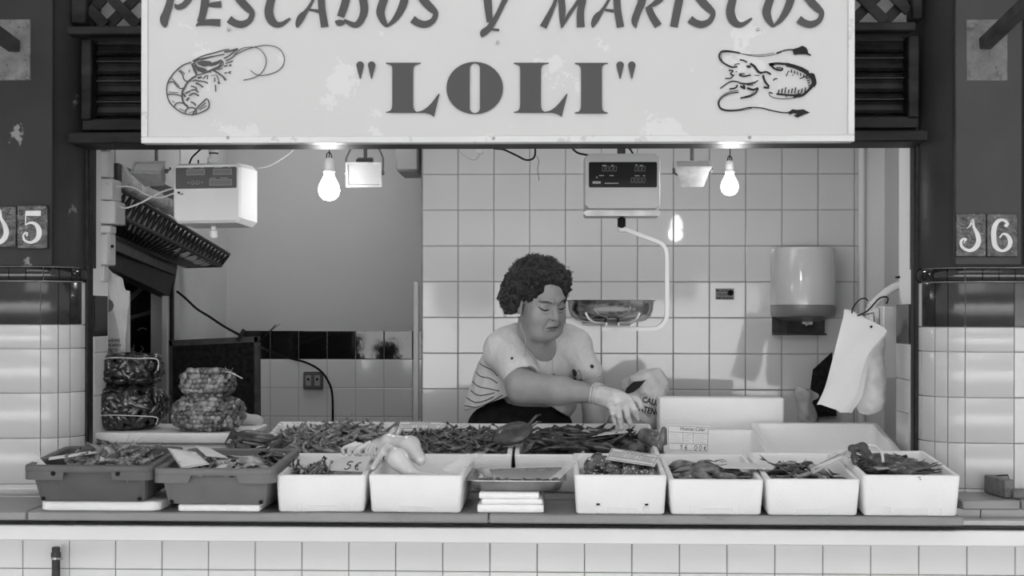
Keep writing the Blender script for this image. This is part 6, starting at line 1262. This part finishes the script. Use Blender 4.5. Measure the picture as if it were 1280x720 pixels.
# shirt
sh_ = U([rc(P(622, 508, 4.64), P(640, 446, 4.56), .112, .098), rc(P(690, 500, 4.64), P(694, 448, 4.58), .085, .082), rc(P(634, 436, 4.51), P(714, 431, 4.55), .066, .056), rc(P(634, 440, 4.48), P(650, 464, 4.40), .068, .066), rc(P(718, 432, 4.54), P(735, 463, 4.52), .049, .049), rc(P(672, 455, 4.50), P(672, 492, 4.52), .05, .06), rc(P(648, 419, 4.52), P(630, 436, 4.50), .036, .056), rc(P(704, 416, 4.54), P(716, 430, 4.54), .030, .052)], .03)
sh_ = sub(sh_, U([el(P(681, 408, 4.40), (.044, .10, .050)), rc(P(690, 420, 4.42), P(691, 436, 4.42), .016, .006)], .01), .006)
sh_ = sub(sh_, rc(P(656, 478, 4.36), P(700, 492, 4.27), .0535, .048), .008)
sh_ = sub(sh_, lambda p: (p@np.array((-.35, 0, 1), np.float32))-float(Vector((-.35, 0, 1)).dot(P(600, 509, 4.55)))*1.0 if False else np.maximum((p[..., 2]-P(600, 503, 4.6).z)-.42*(p[..., 0]-P(600, 503, 4.6).x), -9)*1.0, .004) if False else sh_
hz_, hx_ = P(600, 507, 4.6).z, P(600, 507, 4.6).x
cut = lambda p: -(p[..., 2]-hz_-.38*(np.minimum(p[..., 0], P(640, 0, 4.6).x)-hx_)+.75*np.maximum(p[..., 0]-P(668, 0, 4.6).x, 0)*.9)
shf = lambda p: np.maximum(sh_(p)+noise3(p*np.array([1, .7, .5], np.float32), 42, .0042)+noise3(p*np.array([1, 1, .4], np.float32)+.2, 95, .0018), cut(p))
Vs, Fs = sdf(shf, (P(560, 0, 4.6).x, 4.28, P(640, 560, 4.6).z), (P(770, 0, 4.6).x, 4.80, P(640, 385, 4.5).z), .0042)
mb = MB(); mb.v = [tuple(p) for p in Vs.tolist()]; mb.f = [tuple(q_) for q_ in Fs.tolist()]; so = mb.build('shirt', M['shirt'], wm, W=True, ang=180)
BS = BVHTree.FromPolygons([Vector(v) for v in Vs.tolist()], Fs.tolist()); CO = Vector((0, 0, EYE))
def onshirt(px, py, off=.0008, tree=None):
    d = (P(px, py, 4.5)-CO).normalized(); r = (tree or BS).ray_cast(CO+d*3.9, d); return r[0]-d*off if r[0] else None
def shirtline(pts, r, name, m):
    q_ = [onshirt(a, b) for a, b, _ in cat_rom([(x, y, 0) for x, y in pts], 4)]; q_ = [v for v in q_ if v is not None and v.y < 4.62]
    if len(q_) > 2: MB().tube(q_, r, 6).build(name, m, so, W=True)
for q_ in ([(595, 446), (602, 456), (616, 463), (622, 470)], [(591, 460), (600, 470), (612, 473), (622, 479)], [(588, 474), (598, 483), (612, 486), (624, 489)], [(586, 486), (597, 494), (610, 493), (618, 491)], [(583, 497), (594, 503), (606, 501), (617, 496)], [(581, 507), (596, 509), (612, 503), (628, 494)]):
    shirtline(q_, .0017, 'shirt_stripe', M['stripe'])
for x, y, r1, r2 in ((719, 475, .009, .008), (727.5, 476, .008, .007), (692, 471, .011, .008), (640, 448, .005, .003), (740, 458, .007, .010), (718, 466, .013, .006)):
    c = onshirt(x, y, .0); n_ = BS.find_nearest(c)[1] or Vector((0, -1, 0)); n_ = n_ if n_.y < 0 else -n_
    MB().lathe([(r1, -.002), (r1, .001), (r1*.7, .0014)], c, 14, n_).build('cherry_print', M['stripe'], so, W=True)
shirtline([(719, 473), (720, 467), (724, 462)], .0008, 'print_stem', M['stripe']); shirtline([(727, 474), (726, 467), (724, 462)], .0008, 'print_stem', M['stripe'])
def both(px, py):
    a, b = onshirt(px, py, .001), onshirt(px, py, .001, BH); 
    if a is None or b is None: return a or b or P(px, py, 4.42)
    return a if (a-CO).length < (b-CO).length else b
MB().tube([both(a, b) for a, b, _ in cat_rom([(650, 403, 0), (652, 411, 0), (656, 420, 0), (657, 432, 0), (656, 446, 0)], 5)], .0017, 6).build('neck_cord', M['string'], wm, W=True)
MB().tube([both(a, b) for a, b, _ in cat_rom([(690, 436, 0), (690.5, 450, 0), (690, 470, 0)], 5)], .0012, 6).build('neck_cord', M['string'], wm, W=True)
shirtline([(656, 407), (664, 422), (678, 431), (690, 434)], .0016, 'neckline_seam', M['shirt']); shirtline([(699, 404), (704, 416), (699, 428), (691, 435)], .0016, 'neckline_seam', M['shirt'])
# trousers and shoes
pel = U([el(P(650, 537, 4.67), (.185, .135, .118)), rc((P(628, 0, 4.67).x, 4.68, .92), (P(628, 0, 4.67).x, 4.70, .26), .10, .06), rc((P(676, 0, 4.67).x, 4.68, .92), (P(676, 0, 4.67).x, 4.70, .26), .10, .06)], .03)
sdf_obj('trousers', lambda p: pel(p)+noise3(p, 30, .005), (P(590, 0, 4.67).x-.04, 4.50, .17), (P(715, 0, 4.67).x+.04, 4.88, 1.25), .008, M['trouser'], wm)
for px in (628, 676):
    x = P(px, 0, 4.67).x; MB().ell((x, 4.66, .175), (.048, .13, .045), 14, 8).build('shoe', M['black'], wm, W=True)
# gloved hand
gl = [rc(P(746, 492.5, 4.2), P(768, 500, 4.165), .030, .034), el(P(774, 500, 4.16), (.042, .026, .024)), rc(P(762, 500, 4.165), P(765, 509, 4.15), .016, .0115)]
fg = [((766, 504), (766, 516), (769, 529)), ((773, 505), (774, 520), (777, 534.5)), ((781, 504), (784, 519), (789, 533.5)), ((788, 501), (793, 512), (797, 524))]
hand = U(gl, .012)
for i, (a, b, c) in enumerate(fg):
    y0 = 4.155-.006*(i == 1)+.006*(i == 3); f_ = U([rc(P(*a, y0), P(*b, y0-.018), .0105, .0092), rc(P(*b, y0-.018), P(*c, y0+.002), .0092, .0072)], .004); hand = U([hand, f_], .006)
th_ = U([rc(P(782, 497, 4.18), P(796, 500, 4.195), .013, .0105), rc(P(796, 500, 4.195), P(801, 509, 4.19), .0105, .008)], .004); hand = U([hand, th_], .008)
gf = lambda p: hand(p)+noise3(p, 130, .0013)+noise3(p, 260, .0005)
glo = sdf_obj('glove', gf, P(735, 545, 4.08), P(808, 478, 4.24), .0022, M['glove'], wm)
wd_ = (P(768, 500, 4.165)-P(746, 492.5, 4.2)).normalized(); mb = MB()
for k, (r1, off) in enumerate(((.0325, 0), (.0335, .010))):
    c = P(746, 492.5, 4.2)+wd_*(off-.006); a = wd_.orthogonal().normalized(); b = wd_.cross(a)
    mb.tube([c+(a*math.cos(t)+b*math.sin(t))*r1+wd_*.003*math.sin(3*t) for t in [2*math.pi*j/28 for j in range(29)]], .0030, 6)
mb.build('glove_cuff', M['glove'], glo, W=True)
